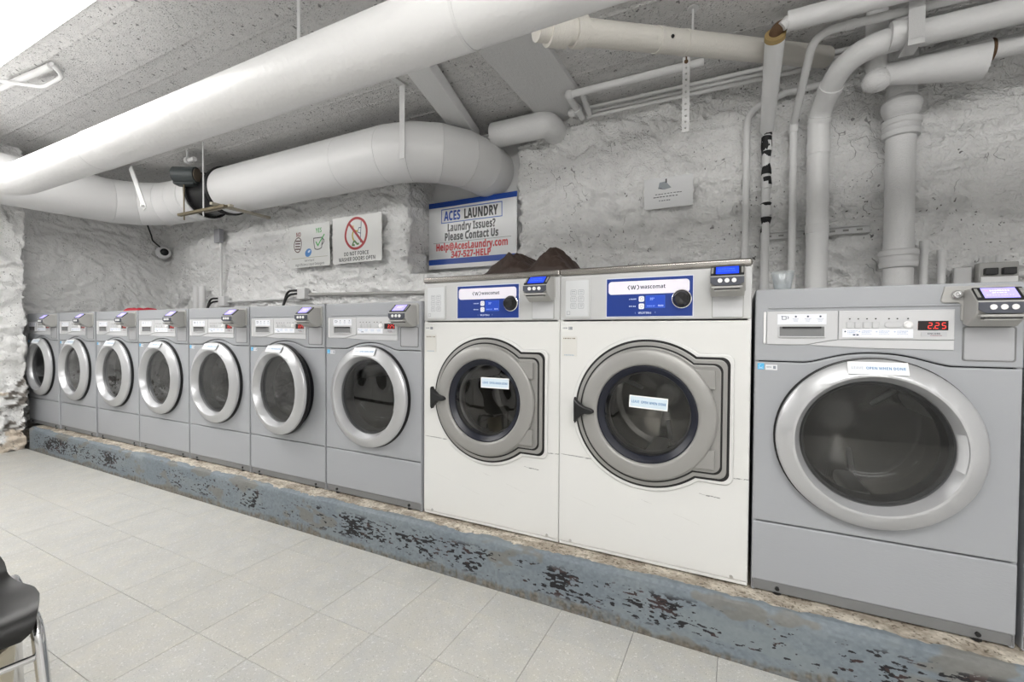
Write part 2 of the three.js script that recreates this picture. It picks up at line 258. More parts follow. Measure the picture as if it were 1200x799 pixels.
// board-marked concrete ceiling: fins between the boards, slight steps, honeycomb
{
  const x0 = -6.5, x1 = 2.7, z0 = -1.68, z1 = 2.0, W = 330, H = 430, pos = [], uv = [], idx = [];
  for (let i = 0; i <= W; i++) for (let j = 0; j <= H; j++) {
    const x = x0 + ((x1 - x0) * i) / W, z = z0 + ((z1 - z0) * j) / H, zz = z + 0.012 * (fbm(x * 0.7, 1, 5, 2) - 0.5), b = zz / 0.148, k = Math.floor(b + 0.5), d = Math.abs(b - k) * 0.148;
    const fin = (1 - ss(0.003, 0.009, d)) * 0.0055 * ss(0.4, 0.6, fbm(x * 1.5, k * 3.3, 2, 3)), step = (hsh(Math.floor(b), 3, 9) - 0.5) * 0.005;
    pos.push(x, CEIL - fin + step - 0.02 * (fbm(x * 1.2, z * 1.2, 7, 3) - 0.5) - 0.006 * (fbm(x * 22, z * 22, 3, 3) - 0.5), z); uv.push(x, z);
    if (i < W && j < H) { const a = i * (H + 1) + j, c = a + H + 1; idx.push(a, c, a + 1, a + 1, c, c + 1); }
  }
  const g = new THREE.BufferGeometry(); g.setAttribute('position', new THREE.Float32BufferAttribute(pos, 3)); g.setAttribute('uv', new THREE.Float32BufferAttribute(uv, 2)); g.setIndex(idx); g.computeVertexNormals();
  struct('ceiling', g, mCeil);
  struct('ceiling_1', [bx(9.6, 0.2, 6.6, -1.9, CEIL + 0.125, 1.4)], mPlaster);
}
tag(mesh('ceiling_beam', [bx(0.39, 0.07, 1.95, -1.2, CEIL - 0.012, -0.55, 0.008)], M(0.74, 0.7, 0, { bumpMap: rep(bumpRough, 2), bumpScale: 0.004 })), 'beam', 'shallow white painted concrete band across the ceiling, between the box channel and the thin pipes');
// floor: slab, tiles one by one where they show, the rest as one field
const floor = struct('floor', [bx(9.6, 0.2, 6.4, -1.9, -0.104, 1.3)], mSub);
{
  const T = 0.2915, G = 0.0016, xs = []; for (let k = -3; k <= 20; k++) xs.push(-0.046 - T * k);
  const zs = [0.1, 0.272, 0.566, 0.86, 1.154, 1.448, 1.742, 2.036], far = [];
  const tileGeo = {};
  const tile = (w, d, q) => { const key = w.toFixed(3) + d.toFixed(3) + q; if (!tileGeo[key]) { const g = new RoundedBoxGeometry(w, 0.006, d, 1, 0.0008), p = g.attributes.position, uv = g.attributes.uv; for (let i = 0; i < p.count; i++) { const a = p.getX(i) * 2.2 + q * 0.37, b = p.getZ(i) * 2.2 + q * 0.21; uv.setXY(i, q % 2 ? b : a, q % 2 ? a : b); } tileGeo[key] = g; } return tileGeo[key]; };
  for (let c = 0; c < xs.length; c++) for (let r = 0; r < zs.length - 1; r++) {
    const x1 = xs[c], x0 = x1 - T; const w = T - G, d = zs[r + 1] - zs[r] - G, q = Math.floor(rnd() * 4);
    const m = tileTints[Math.floor(rnd() * 4)], o = new THREE.Mesh(tile(w, d, q), m); o.name = 'tile'; o.receiveShadow = o.castShadow = true; o.position.set((x0 + x1) / 2, -0.0032 + (rnd() - 0.5) * 0.0006, (zs[r] + zs[r + 1]) / 2); floor.add(o);
  }
  for (let c = 0; c < xs.length; c++) for (let z = 2.036; z < 4.2; z += T) far.push(tile(T - G, T - G, Math.floor(rnd() * 4)).clone().translate(xs[c] - T / 2, -0.0032, z + T / 2));
  for (let x = 0.83; x < 2.5; x += T) for (let z = 0.085; z < 4.2; z += T) far.push(tile(T - G, T - G, 0).clone().translate(x + T / 2, -0.0032, z + T / 2));
  const o = mesh('tile_field', far, tileTints[0], floor); o.userData.kind = 'stuff';
}
// the painted concrete kerb the washers stand on
{
  const parts = [], prof = []; // [z, y] from the floor up, over the lip and back
  const KZ = 0.1;
  for (let i = 0; i <= 14; i++) prof.push([KZ, -0.01 + (0.212 * i) / 14]);
  for (let i = 1; i <= 6; i++) prof.push([KZ - 0.0035 * i, 0.202 + 0.0022 * i]);
  for (let i = 1; i <= 5; i++) prof.push([KZ - 0.021 - 0.022 * i, 0.2152]);
  prof.push([-1.1, 0.2152]);
  for (let row = 0; row < KROWS; row++) {
    const pos = [], uv = [], idx = [], W = 210, H = prof.length;
    for (let i = 0; i <= W; i++) {
      const X = (row + i / W) * KLEN, x = -5.98 + X; let t = 0;
      prof.forEach(([z, y], j) => {
        if (j) t += Math.hypot(z - prof[j - 1][0], y - prof[j - 1][1]);
        const lip = Math.exp(-(((y - 0.206) / 0.016) ** 2)) * (z > 0 ? 1 : 0), ch = lip * (0.012 * (fbm(x * 14, j * 0.2, 3, 4) - 0.55) + 0.03 * Math.min(0, 0.42 - fbm(x * 5, j * 0.1, 8, 3)));
        const w = z > 0 ? 0.005 * (fbm(x * 8, y * 12, 5, 3) - 0.5) : 0;
        pos.push(x, y + (z > 0 ? Math.min(0, ch * 0.6) : 0), z + w + ch); uv.push(0.0005 + (i / W) * 0.999, (row + 0.004 + 0.992 * Math.min(1, t / KARC)) / 3);
      });
    }
    for (let i = 0; i < W; i++) for (let j = 0; j < H - 1; j++) { const a = i * H + j, b = a + H; idx.push(a, b, a + 1, a + 1, b, b + 1); }
    const g = new THREE.BufferGeometry(); g.setAttribute('position', new THREE.Float32BufferAttribute(pos, 3)); g.setAttribute('uv', new THREE.Float32BufferAttribute(uv, 2)); g.setIndex(idx); g.computeVertexNormals(); parts.push(g);
  }
  const back = bx(7.56, 0.19, 1.1, -2.2, 0.1, -0.5); back.attributes.uv.array.fill(0.02); parts.push(back);
  tag(mesh('concrete_kerb', parts, mKerb), 'kerb', 'long low concrete kerb in chipped grey paint that carries the row of washers');
}
// fluorescent fittings: pan, glowing wrap lens, and an area light of the same size just below
const mWhiteMetal = M(0.85, 0.4), mGlow = new THREE.MeshStandardMaterial({ color: 0xffffff, emissive: new THREE.Color(1, 0.985, 0.96), emissiveIntensity: GLOW, roughness: 0.5 });
for (const [x, z, L, label, flat] of LAMPS) {
  const t = thing('fluorescent_light', 'ceiling light', label, null, x, CEIL - 0.018, z), w = flat || 0.27, h = flat ? 0.02 : 0.14;
  mesh('housing', [bx(L, 0.03, w + 0.02, 0, -0.018, 0, 0.005)], mWhiteMetal, t);
  mesh('lens', [bx(L - 0.02, h, w - (flat ? 0 : 0.03), 0, -0.03 - h / 2, 0, flat ? 0.005 : 0.03, 3)], mGlow, t);
  if (!flat) for (const s of [-1, 1]) mesh('end_cap', [bx(0.03, 0.16, 0.27, s * (L / 2 - 0.015), -0.093, 0, 0.008)], mWhiteMetal, t);
  const lit = new THREE.Color(1, 0.985, 0.965), add = (hh, dy, dz, ty, tz) => { const l = new THREE.RectAreaLight(lit, LAMP * (flat ? 0.36 : 1), L - 0.1, hh); l.position.set(x, CEIL + dy, z + dz); l.lookAt(x, CEIL + dy + ty, z + dz + tz); scene.add(l); };
  if (flat) add(w - 0.04, -0.075, 0, -1, 0);
  else { add(0.2, -0.192, 0, -1, 0); add(0.11, -0.118, -0.124, 0, -1); add(0.11, -0.118, 0.124, 0, 1); }   // underside and both sides of the wrap lens
}

// ---------- materials of the machines ----------
const mGrey = M([0.375, 0.387, 0.41], 0.38, 0.0, { bumpMap: rep(bumpFine, 3), bumpScale: 0.0003 });
const mGreyLight = M([0.6, 0.605, 0.62], 0.36), mGreyToe = M([0.2, 0.203, 0.208], 0.5);
const mCoin = M([0.45, 0.455, 0.475], 0.3, 0.2);
const mSilver = M([0.58, 0.585, 0.6], 0.3, 0.5), mChrome = M([0.75, 0.75, 0.76], 0.14, 1), mSteel = M([0.62, 0.61, 0.6], 0.3, 1);
const mDrum = M([0.4, 0.385, 0.355], 0.2, 1, { bumpMap: rep(dtex(128, 128, (u, v) => 255 * (Math.hypot(((u * 8) % 1) - 0.5, ((v * 8) % 1) - 0.5) < 0.22 ? 0 : 1), false), 24, 12), bumpScale: 0.0006 });
const mRubber = M([0.035, 0.037, 0.042], 0.5), mBlack = M([0.012, 0.012, 0.013], 0.35), mBlue = M([0.007, 0.009, 0.02], 0.35);
const mGlass = M([0.5, 0.505, 0.51], 0.02, 0, { transmission: 1, thickness: 0, ior: 1.6 });
const mBowl = M([0.8, 0.81, 0.82], 0.03, 0, { transmission: 1, thickness: 0, ior: 1.5 });
const mWhite = M([0.74, 0.74, 0.73], 0.33), mWhiteLabel = M(0.86, 0.5), mTaupe = M([0.42, 0.415, 0.4], 0.42), mTaupeDark = M([0.3, 0.3, 0.285], 0.45);
const mBezel = M([0.34, 0.335, 0.322], 0.36, 0.25), mPanelGrey = M([0.58, 0.585, 0.585], 0.38, 0.15);
// ---------- flat print ----------
const P = (w, h, draw, o = {}) => { const t = ctex(w, h, draw); return new THREE.MeshPhysicalMaterial({ map: t, roughness: 0.4, ...(o.glow ? { emissiveMap: t, emissive: new THREE.Color(1, 1, 1), emissiveIntensity: o.glow } : {}), ...(o.rough ? { roughness: o.rough } : {}) }); };
const smear = (g, x, y, w, n, col, h = 4) => { g.fillStyle = col; for (let i = 0; i < n; i++) { const a = x + (w * i) / n; g.fillRect(a, y + rnd() * 2, (w / n) * (0.5 + 0.4 * rnd()), h); } };
const pDrawer = P(512, 132, (g, w, h) => {
  g.fillStyle = '#eef0f6'; g.fillRect(0, 0, w, h); g.strokeStyle = '#3b4660'; g.lineWidth = 7; g.strokeRect(50, 30, 42, 36); g.beginPath(); g.moveTo(40, 26); g.lineTo(52, 26); g.stroke(); g.beginPath(); g.arc(100, 44, 16, -1.2, 1.2); g.stroke();
  for (const x of [196, 322, 450]) { g.fillStyle = '#2c3a58'; g.beginPath(); g.arc(x, 32, 11, 0, 7); g.fill(); smear(g, x - 34, 56, 68, 6, '#aab3c8', 6); smear(g, x - 26, 72, 52, 5, '#aab3c8', 6); smear(g, x - 20, 88, 40, 4, '#b8c0d2', 6); }
});
const pStrip = P(640, 96, (g, w, h) => {
  g.fillStyle = '#f0f2f8'; g.fillRect(0, 0, w, h); g.fillStyle = '#2c3a58';
  for (const x of [26, 160, 318, 480]) { g.beginPath(); g.arc(x, 30, 8, 0, 7); g.fill(); smear(g, x + 22, 20, 96, 7, '#9fb4d8', 7); smear(g, x + 22, 36, 80, 6, '#b3c4e0', 7); smear(g, x + 22, 52, 96, 7, '#c3cfe4', 6); }
  g.fillStyle = '#33415f'; g.fillRect(100, 60, 22, 14); g.fillRect(132, 60, 22, 14);
});
const pDisplay = P(256, 104, (g, w, h) => { g.fillStyle = '#0b0405'; g.fillRect(0, 0, w, h); const seg = (x, on) => { g.fillStyle = '#ff3a32'; const S = { a: [8, 0, 26, 7], b: [32, 6, 7, 24], c: [30, 36, 7, 24], d: [4, 60, 26, 7], e: [0, 36, 7, 24], f: [2, 6, 7, 24], g: [6, 29, 26, 7] }; for (const k of on) { const [a, b, c, d] = S[k]; g.fillRect(x + a, 20 + b, c, d); } }; seg(84, 'abged'); g.fillStyle = '#ff3a32'; g.fillRect(130, 80, 8, 8); seg(142, 'abged'); seg(200, 'afgcd'); }, { glow: 0.9 });
const pBrand = P(256, 64, (g, w, h) => { g.fillStyle = '#c3c4c8'; g.fillRect(0, 0, w, h); txt(g, 'ENCORE', 128, 22, 30, '#3a3d45', 1.1); txt(g, 'COMMERCIAL', 150, 48, 18, '#8a4a4a', 1); });
const pLcd = P(256, 96, (g, w, h) => { g.fillStyle = '#a59cf2'; g.fillRect(0, 0, w, h); smear(g, 60, 22, 150, 8, '#e6e2ff', 10); smear(g, 24, 22, 26, 2, '#d08ad0', 9); smear(g, 70, 44, 110, 6, '#d8d2ff', 8); smear(g, 20, 66, 210, 10, '#bcb4fa', 7); }, { glow: 0.75 });
const pLcdBlue = P(256, 96, (g, w, h) => { g.fillStyle = '#1a3fe0'; g.fillRect(0, 0, w, h); smear(g, 20, 26, 190, 9, '#4a6cf4', 10); smear(g, 20, 54, 200, 9, '#4468f0', 10); }, { glow: 0.7 });
const pEnergy = P(128, 128, (g, w, h) => { g.fillStyle = '#59b9e8'; g.fillRect(0, 0, w, h); g.strokeStyle = '#d9f0fb'; g.lineWidth = 6; g.beginPath(); g.arc(64, 58, 34, 0.4, 5); g.stroke(); smear(g, 16, 96, 96, 6, '#e6f6ff', 10); });
const pSerial = P(256, 96, (g, w, h) => { g.fillStyle = '#e3e5e8'; g.fillRect(0, 0, w, h); smear(g, 26, 34, 110, 6, '#7d8592', 16); g.fillStyle = '#6f7784'; g.fillRect(170, 22, 56, 52); g.fillStyle = '#c9ccd2'; for (let i = 0; i < 12; i++) g.fillRect(174 + rnd() * 44, 26 + rnd() * 40, 6, 6); });
const notice = (first, ground) => P(512, 160, (g, w, h) => { g.fillStyle = ground; g.fillRect(0, 0, w, h); g.fillStyle = 'rgba(255,255,255,0.9)'; g.fillRect(0, 0, w, 14); g.fillRect(0, h - 16, w, 16); g.fillRect(0, 0, 12, h); g.fillRect(w - 12, 0, 12, h); txt(g, 'LEAVE', 84, 80, 46, first, 0.8); txt(g, 'OPEN WHEN DONE', 324, 80, 46, '#3f78ac', 0.8); });
const pNotice = notice('#5a8fc0', '#d9e8f4'), pNoticeFaded = notice('#b9bdc6', '#e4ebf2');

// payment reader: wedge housing, tilted screen, three keys, chin; the group sits on the fascia
function reader(parent, cx, yTop, lcd, w = 0.108, h = 0.098) {
  const r = sub('card_reader', parent, cx, yTop - h, 0.002), q = poly([[0, -0.006], [0.03, -0.012], [0.074, 0.012], [0.09, 0.03], [0.093, 0.05], [0.088, h * 0.6], [0.044, h], [0, h]]);
  const side = ext(q, w, 0.004).rotateY(-Math.PI / 2).translate(w / 2, 0, 0);
  mesh('reader_housing', side, mTaupe, r);
  const tilt = Math.atan2(h * 0.4, -0.044), L = Math.hypot(h * 0.4, 0.044), sl = Math.atan2(0.044, h * 0.4);
  const on = (g) => g.rotateX(-sl).translate(0, h * 0.8, 0.066);
  mesh('screen_bezel', on(bx(w - 0.004, L - 0.004, 0.005, 0, 0, 0.002, 0.0015)), mBlack, r);
  mesh('screen', on(bx(w * 0.66, L - 0.014, 0.002, 0, 0, 0.0048)), lcd, r);
  for (const s of [-1, 1]) mesh('screen_slot', on(bx(0.007, L - 0.02, 0.002, s * (w * 0.43), 0, 0.0048)), mTaupeDark, r);
  const strip = poly([[-w / 2 + 0.002, h * 0.56], [w / 2 - 0.002, h * 0.56], [w / 2 - 0.002, h * 0.34], [w / 2 - 0.018, h * 0.24], [-w / 2 + 0.018, h * 0.24], [-w / 2 + 0.002, h * 0.34]]);
  mesh('key_strip', ext(strip, 0.004, 0.001, 0.0915), M([0.07, 0.075, 0.095], 0.4), r);
  for (const s of [-1, 0, 1]) mesh('key', cyl(0.0075, 0.004, s * 0.022, h * 0.42, 0.0965, 'z', 18), mWhiteLabel, r);
  mesh('chin', [bx(w - 0.012, 0.008, 0.03, 0, h * 0.17, 0.083, 0.003), bx(w - 0.03, 0.006, 0.022, 0, h * 0.07, 0.078, 0.0025)], mTaupe, r);
  mesh('slot', [bx(w - 0.03, 0.005, 0.02, 0, h * 0.115, 0.081)], mBlack, r);
  return r;
}
function drum(parent, x, y, R, front, back) {
  const d = sub('drum', parent, x, y, 0), k = back - front;
  mesh('drum_shell', lathe([[R * 0.8, front], [R * 0.83, front + k * 0.03], [R, front + k * 0.08], [R, back], [R * 0.9, back + k * 0.02], [R * 0.35, back - k * 0.06], [0.0001, back - k * 0.1]], 56), mDrum, d);
  for (let i = 0; i < 3; i++) { const a = 0.5 + (i * 2 * Math.PI) / 3; mesh('lifter', bx(0.05, 0.07, -k * 0.75, R - 0.03, 0, front + k * 0.5, 0.018).rotateZ(a), mSteel, d); }
  for (let i = 0; i < 3; i++) mesh('back_rib', bx(0.02, R * 0.7, 0.012, 0, R * 0.5, back - k * 0.03, 0.005).rotateZ(1.2 + (i * 2 * Math.PI) / 3), mSteel, d);
  return d;
}
const GW = 0.683, GH = 1.077, gx = (x) => x - 0.3415;
function greyWasher() {
  const t = thing('grey_washer', 'washing machine', 'x', 'row of grey front-loading washers'), D = 0.76, w = GW;
  // cabinet: an open-fronted shell so the drum can be seen through the door
  mesh('cabinet', [bx(0.014, GH, D, -w / 2 + 0.007, GH / 2, -D / 2 - 0.004, 0.006), bx(0.014, GH, D, w / 2 - 0.007, GH / 2, -D / 2 - 0.004, 0.006), bx(w, 0.014, D, 0, GH - 0.007, -D / 2 - 0.004, 0.006), bx(w - 0.02, GH - 0.04, 0.02, 0, GH / 2, -D + 0.01), bx(w - 0.02, 0.02, D - 0.05, 0, 0.03, -D / 2)], mGrey, t);
  mesh('inner_frame', ext(hole(rrect(-w / 2 + 0.01, 0.03, w / 2 - 0.01, GH - 0.012, 0.006), gx(0.338), 0.57, 0.236), 0.012, 0, -0.034), mBlack, t);
  const arch = (y) => { const s = new THREE.Shape(); s.moveTo(-w / 2 + 0.001, y); return s; };
  // upper fascia with the arch over the door
  const f = new THREE.Shape(); f.moveTo(-w / 2 + 0.0005, 0.826); f.lineTo(gx(0.15), 0.826); f.bezierCurveTo(gx(0.2), 0.83, gx(0.235), 0.862, gx(0.338), 0.862); f.bezierCurveTo(gx(0.44), 0.862, gx(0.48), 0.83, gx(0.53), 0.826); f.lineTo(w / 2 - 0.0005, 0.826);
  f.lineTo(w / 2 - 0.0005, GH - 0.012); f.absarc(w / 2 - 0.0125, GH - 0.012, 0.012, 0, Math.PI / 2); f.lineTo(-w / 2 + 0.0125, GH); f.absarc(-w / 2 + 0.0125, GH - 0.012, 0.012, Math.PI / 2, Math.PI); f.closePath();
  mesh('control_fascia', ext(f, 0.026, 0.005, -0.024, 16), mGrey, t);
  mesh('fascia_ledge', [bx(w - 0.08, 0.006, 0.007, 0, 1.011, 0.003, 0.0025)], mGrey, t);
  const p = new THREE.Shape(); p.moveTo(-w / 2 + 0.0005, 0.256); p.lineTo(w / 2 - 0.0005, 0.256); p.lineTo(w / 2 - 0.0005, 0.822); p.lineTo(gx(0.53), 0.822); p.bezierCurveTo(gx(0.48), 0.826, gx(0.44), 0.858, gx(0.338), 0.858); p.bezierCurveTo(gx(0.235), 0.858, gx(0.2), 0.826, gx(0.15), 0.822); p.lineTo(-w / 2 + 0.0005, 0.822); p.closePath(); hole(p, gx(0.338), 0.57, 0.25);
  mesh('front_panel', ext(p, 0.024, 0.005, -0.024, 32), mGrey, t);
  mesh('kick_panel', [bx(w - 0.001, 0.21, 0.024, 0, 0.147, -0.012, 0.005)], mGrey, t);
  mesh('toe_strip', [bx(w - 0.004, 0.037, 0.02, 0, 0.0245, -0.014, 0.003)], mGreyToe, t);
  for (const s of [-0.26, 0.26]) mesh('levelling_foot', [cyl(0.014, 0.008, s, 0.0045, -0.014, 'y', 20), cyl(0.007, 0.006, s, 0.022, -0.002, 'z', 12)], mBlack, t);
  // detergent drawer
  const d = mesh('detergent_drawer', ext(poly([[gx(0.036), 0.884], [gx(0.15), 0.884], [gx(0.2), 0.896], [gx(0.2405), 0.903], [gx(0.2405), 0.998], [gx(0.036), 0.998]]), 0.008, 0.002, 0), mGreyLight, t);
  mesh('drawer_edge', [bx(0.008, 0.112, 0.01, gx(0.03), 0.942, 0.004, 0.003)], mWhiteLabel, d);
  mesh('drawer_label', plate(0.141, 0.036, gx(0.1385), 0.971, 0.008), pDrawer, d);
  mesh('drawer_handle', [bx(0.132, 0.004, 0.008, gx(0.1385), 0.911, 0.011, 0.0015), bx(0.004, 0.036, 0.006, gx(0.0725), 0.928, 0.01, 0.0015), bx(0.004, 0.036, 0.006, gx(0.2045), 0.928, 0.01, 0.0015)], mGreyLight, d);
  mesh('handle_recess', [bx(0.128, 0.034, 0.002, gx(0.1385), 0.929, 0.0085)], mGreyToe, d);
  mesh('handle_slot', [bx(0.112, 0.006, 0.006, gx(0.1385), 0.943, 0.011)], mBlack, d);
  const c = mesh('control_plate', ext(poly([[gx(0.2425), 0.903], [gx(0.29), 0.905], [gx(0.53), 0.905], [gx(0.53), 0.998], [gx(0.2425), 0.998]]), 0.007, 0.002, 0), mGreyLight, t);
  mesh('lower_plate', ext(poly([[gx(0.16), 0.884], [gx(0.3), 0.876], [gx(0.53), 0.874], [gx(0.53), 0.9035], [gx(0.2425), 0.9015], [gx(0.2), 0.894]]), 0.006, 0.002, 0), mGreyLight, t);
  for (let i = 0; i < 4; i++) { mesh('button', bx(0.018, 0.02, 0.006, gx(0.272 + i * 0.0225), 0.951, 0.008, 0.002), mGreyLight, c); mesh('indicator', cyl(0.0022, 0.002, gx(0.272 + i * 0.0225), 0.971, 0.008, 'z', 10), mBlack, c); }
  mesh('oval_button', ext(rrect(gx(0.362), 0.943, gx(0.405), 0.961, 0.0088), 0.005, 0.0015, 0.006), mGreyLight, c);
  for (const x of [0.373, 0.394, 0.42]) mesh('indicator', cyl(0.0022, 0.002, gx(x), 0.971, 0.008, 'z', 10), mBlack, c);
  mesh('start_button', lathe([[0.0115, 0], [0.0115, 0.006], [0.008, 0.0095], [0.0001, 0.0105]], 24).translate(gx(0.42), 0.952, 0.007), mWhiteLabel, c);
  mesh('control_label', plate(0.18, 0.028, gx(0.343), 0.9245, 0.007), pStrip, c);
  mesh('display', plate(0.071, 0.029, gx(0.4795), 0.949, 0.007), pDisplay, c);
  mesh('brand_label', plate(0.06, 0.014, gx(0.482), 0.922, 0.007), pBrand, c);
  // reader cover, coin plate, reader
  const L = new THREE.Shape(); L.moveTo(gx(0.503), 1.066); L.absarc(gx(0.505), 1.026, 0.008, Math.PI, 1.5 * Math.PI); L.lineTo(gx(0.536), 1.018); L.lineTo(gx(0.543), 1.01); L.lineTo(gx(0.543), 0.966); L.lineTo(gx(0.55), 0.958); L.lineTo(gx(0.668), 0.958); L.lineTo(gx(0.668), 1.06); L.lineTo(gx(0.66), 1.067); L.lineTo(gx(0.505), 1.067); L.closePath();
  mesh('reader_cover', ext(L, 0.008, 0.002, 0), mTaupe, t);
  mesh('lock', lathe([[0.013, 0], [0.013, 0.008], [0.01, 0.012], [0.006, 0.012], [0.004, 0.009], [0.0001, 0.009]], 24).translate(gx(0.532), 1.042, 0.008), mChrome, t);
  reader(t, gx(0.602), 1.056, pLcd);
  mesh('coin_plate', ext(rrect(gx(0.553), 0.846, gx(0.662), 0.943, 0.006), 0.006, 0.0015, -0.002), mCoin, t);
  mesh('coin_plate_frame', ext((() => { const s = rrect(gx(0.549), 0.842, gx(0.666), 0.947, 0.008), h = rrect(gx(0.553), 0.846, gx(0.662), 0.943, 0.006); s.holes.push(new THREE.Path(h.getPoints(6).reverse())); return s; })(), 0.004, 0.0008, 0), mGreyToe, t);
  mesh('energy_label', plate(0.02, 0.022, gx(0.02), 0.806, 0.0), pEnergy, t); mesh('serial_label', plate(0.036, 0.019, gx(0.052), 0.803, 0.0), pSerial, t);
  // door
  const door = sub('door', t, gx(0.338), 0.57, 0);
  mesh('door_seal_gap', lathe([[0.277, -0.004], [0.277, 0.003], [0.2725, 0.004], [0.2725, 0.013], [0.24, 0.013], [0.24, -0.02]], 64), mBlack, door);
  mesh('door_ring', lathe([[0.24, 0.0135], [0.268, 0.0135], [0.2715, 0.017], [0.2715, 0.026], [0.2695, 0.031], [0.264, 0.035], [0.245, 0.045], [0.228, 0.0535], [0.2225, 0.0555], [0.218, 0.0545], [0.215, 0.05], [0.203, 0.02], [0.2, 0.01], [0.2, 0.0]], 80, 0.7), mSilver, door);
  mesh('door_glass', lathe([[0.2015, 0.014], [0.15, 0.0165], [0.08, 0.018], [0.0001, 0.0185]], 56), mGlass, door);
  mesh('glass_bowl', lathe([[0.19, -0.006], [0.182, -0.03], [0.165, -0.07], [0.14, -0.095], [0.11, -0.105], [0.0001, -0.108]], 56), mBowl, door);
  mesh('door_gasket', lathe([[0.25, -0.03], [0.205, -0.012], [0.2, 0.002], [0.192, -0.004], [0.184, -0.03], [0.186, -0.06], [0.2, -0.07], [0.25, -0.07]], 56), mRubber, door);
  mesh('door_grip', toCreasedNormals(new THREE.LatheGeometry([[0.2165, 0.0545], [0.2135, 0.052], [0.203, 0.024], [0.2045, 0.021]].map(([r, z]) => new THREE.Vector2(r - 0.0012, z)), 24, Math.PI / 2 - 0.27, 0.54).rotateX(Math.PI / 2), 0.6), mGreyLight, door);
  mesh('door_notice', bx(0.152, 0.042, 0.0016, 0, 0, 0, 0).rotateX(-0.46).translate(0.0, 0.244, 0.0475), pNoticeFaded, door);
  drum(t, gx(0.338), 0.57, 0.25, -0.07, -0.45);
  return t;
}
// white washer
const WW = 0.727, WH = 1.19;
const pBluePanel = P(1024, 476, (g, w, h) => {
  g.fillStyle = '#dfe3ee'; g.fillRect(0, 0, w, h); g.fillStyle = '#0d3488'; g.fillRect(8, 8, w - 16, h - 16); g.fillStyle = '#f3effa'; g.beginPath(); g.roundRect(30, 42, 950, 158, 40); g.fill();
  g.strokeStyle = '#22283c'; g.lineWidth = 9; g.beginPath(); g.moveTo(290, 92); g.lineTo(270, 118); g.lineTo(290, 146); g.stroke(); g.beginPath(); g.moveTo(382, 92); g.quadraticCurveTo(424, 118, 382, 146); g.stroke(); txt(g, 'W', 336, 120, 66, '#1c2236', 1.05); txt(g, 'wascomat', 566, 116, 64, '#1f2540', 0.94);
  g.fillStyle = '#f2f4fc'; for (const y of [226, 314]) { g.beginPath(); g.roundRect(402, y, 66, 68, 16); g.fill(); } g.strokeStyle = '#b9a9a0'; g.lineWidth = 4; g.beginPath(); g.arc(435, 260, 16, 0, 7); g.stroke(); g.beginPath(); g.arc(435, 348, 16, 0, 7); g.stroke();
  smear(g, 286, 252, 90, 5, '#c9d6f6', 14); smear(g, 286, 338, 84, 5, '#c9d6f6', 14);
  g.fillStyle = '#3a66d8'; g.fillRect(484, 222, 226, 148); g.fillStyle = '#1a4cc8'; g.fillRect(490, 228, 214, 136); txt(g, '35°', 560, 262, 40, '#a9c0ff', 0.9); smear(g, 500, 338, 100, 6, '#7c9bf6', 14); smear(g, 630, 332, 66, 4, '#b7c8ff', 20);
  txt(g, 'WLD730cc', 476, 426, 34, '#dfe6fb', 0.95); g.fillStyle = '#9fb4ea'; g.fillRect(360, 416, 4, 20); g.fillRect(596, 412, 4, 20);
});
const pSoap = P(256, 384, (g, w, h) => { g.fillStyle = '#d3d5d7'; g.fillRect(0, 0, w, h); g.strokeStyle = '#9a9da3'; g.lineWidth = 4; for (let r = 0; r < 3; r++) for (let c = 0; c < 2; c++) { g.beginPath(); g.roundRect(56 + c * 84, 100 + r * 72, 62, 56, 10); g.stroke(); smear(g, 66 + c * 84, 112 + r * 72, 42, 3, '#8c9098', 8); smear(g, 66 + c * 84, 132 + r * 72, 40, 3, '#a0a4aa', 8); } g.strokeRect(14, 330, 34, 34); }, { rough: 0.5 });
const pTag = P(256, 320, (g, w, h) => { g.fillStyle = '#dad9d4'; g.fillRect(0, 0, w, h); smear(g, 22, 26, 210, 9, '#8a8172', 18); smear(g, 40, 292, 176, 7, '#9ab0c4', 14); });
const pRating = P(160, 100, (g, w, h) => { g.fillStyle = '#e4e4e2'; g.fillRect(0, 0, w, h); smear(g, 10, 34, 70, 5, '#8f9399', 20); smear(g, 92, 24, 56, 4, '#7d828a', 46); });
// white front: a lorry-height scuff line and scratches
const mWhiteScuff = new THREE.MeshPhysicalMaterial({ roughness: 0.33, map: rep(ctex(1024, 1024, (g, w, h) => {
  g.fillStyle = '#e0e0de'; g.fillRect(0, 0, w, h); const X = (x) => (x / 0.9 + 0.5) * w, Y = (y) => (1 - y / 1.2) * h;
  const scr = (x0, y0, x1, y1, n, col, wd) => { for (let i = 0; i < n; i++) { const a = rnd(), b = Math.min(1, a + 0.05 + 0.15 * rnd()), j = (rnd() - 0.5) * 3; g.strokeStyle = col; g.lineWidth = wd * (0.4 + rnd()); g.globalAlpha = 0.25 + 0.6 * rnd(); g.beginPath(); g.moveTo(X(x0 + (x1 - x0) * a), Y(y0 + (y1 - y0) * a) + j); g.lineTo(X(x0 + (x1 - x0) * b), Y(y0 + (y1 - y0) * b) + j); g.stroke(); } g.globalAlpha = 1; };
  scr(-0.36, 0.398, -0.2, 0.392, 34, '#777', 1.6); scr(0.3, 0.392, 0.363, 0.396, 20, '#666', 1.6); scr(0.19, 0.318, 0.27, 0.312, 10, '#444', 1.8); scr(-0.1, 0.28, 0.2, 0.2, 5, '#c9c9c6', 1.4); scr(-0.3, 0.22, 0.1, 0.12, 6, '#cfcfcc', 1.2);
}), 1) });
function planar(g, w = 0.9, h = 1.2) { const p = g.attributes.position, u = g.attributes.uv; for (let i = 0; i < p.count; i++) u.setXY(i, p.getX(i) / w + 0.5, p.getY(i) / h); return g; }
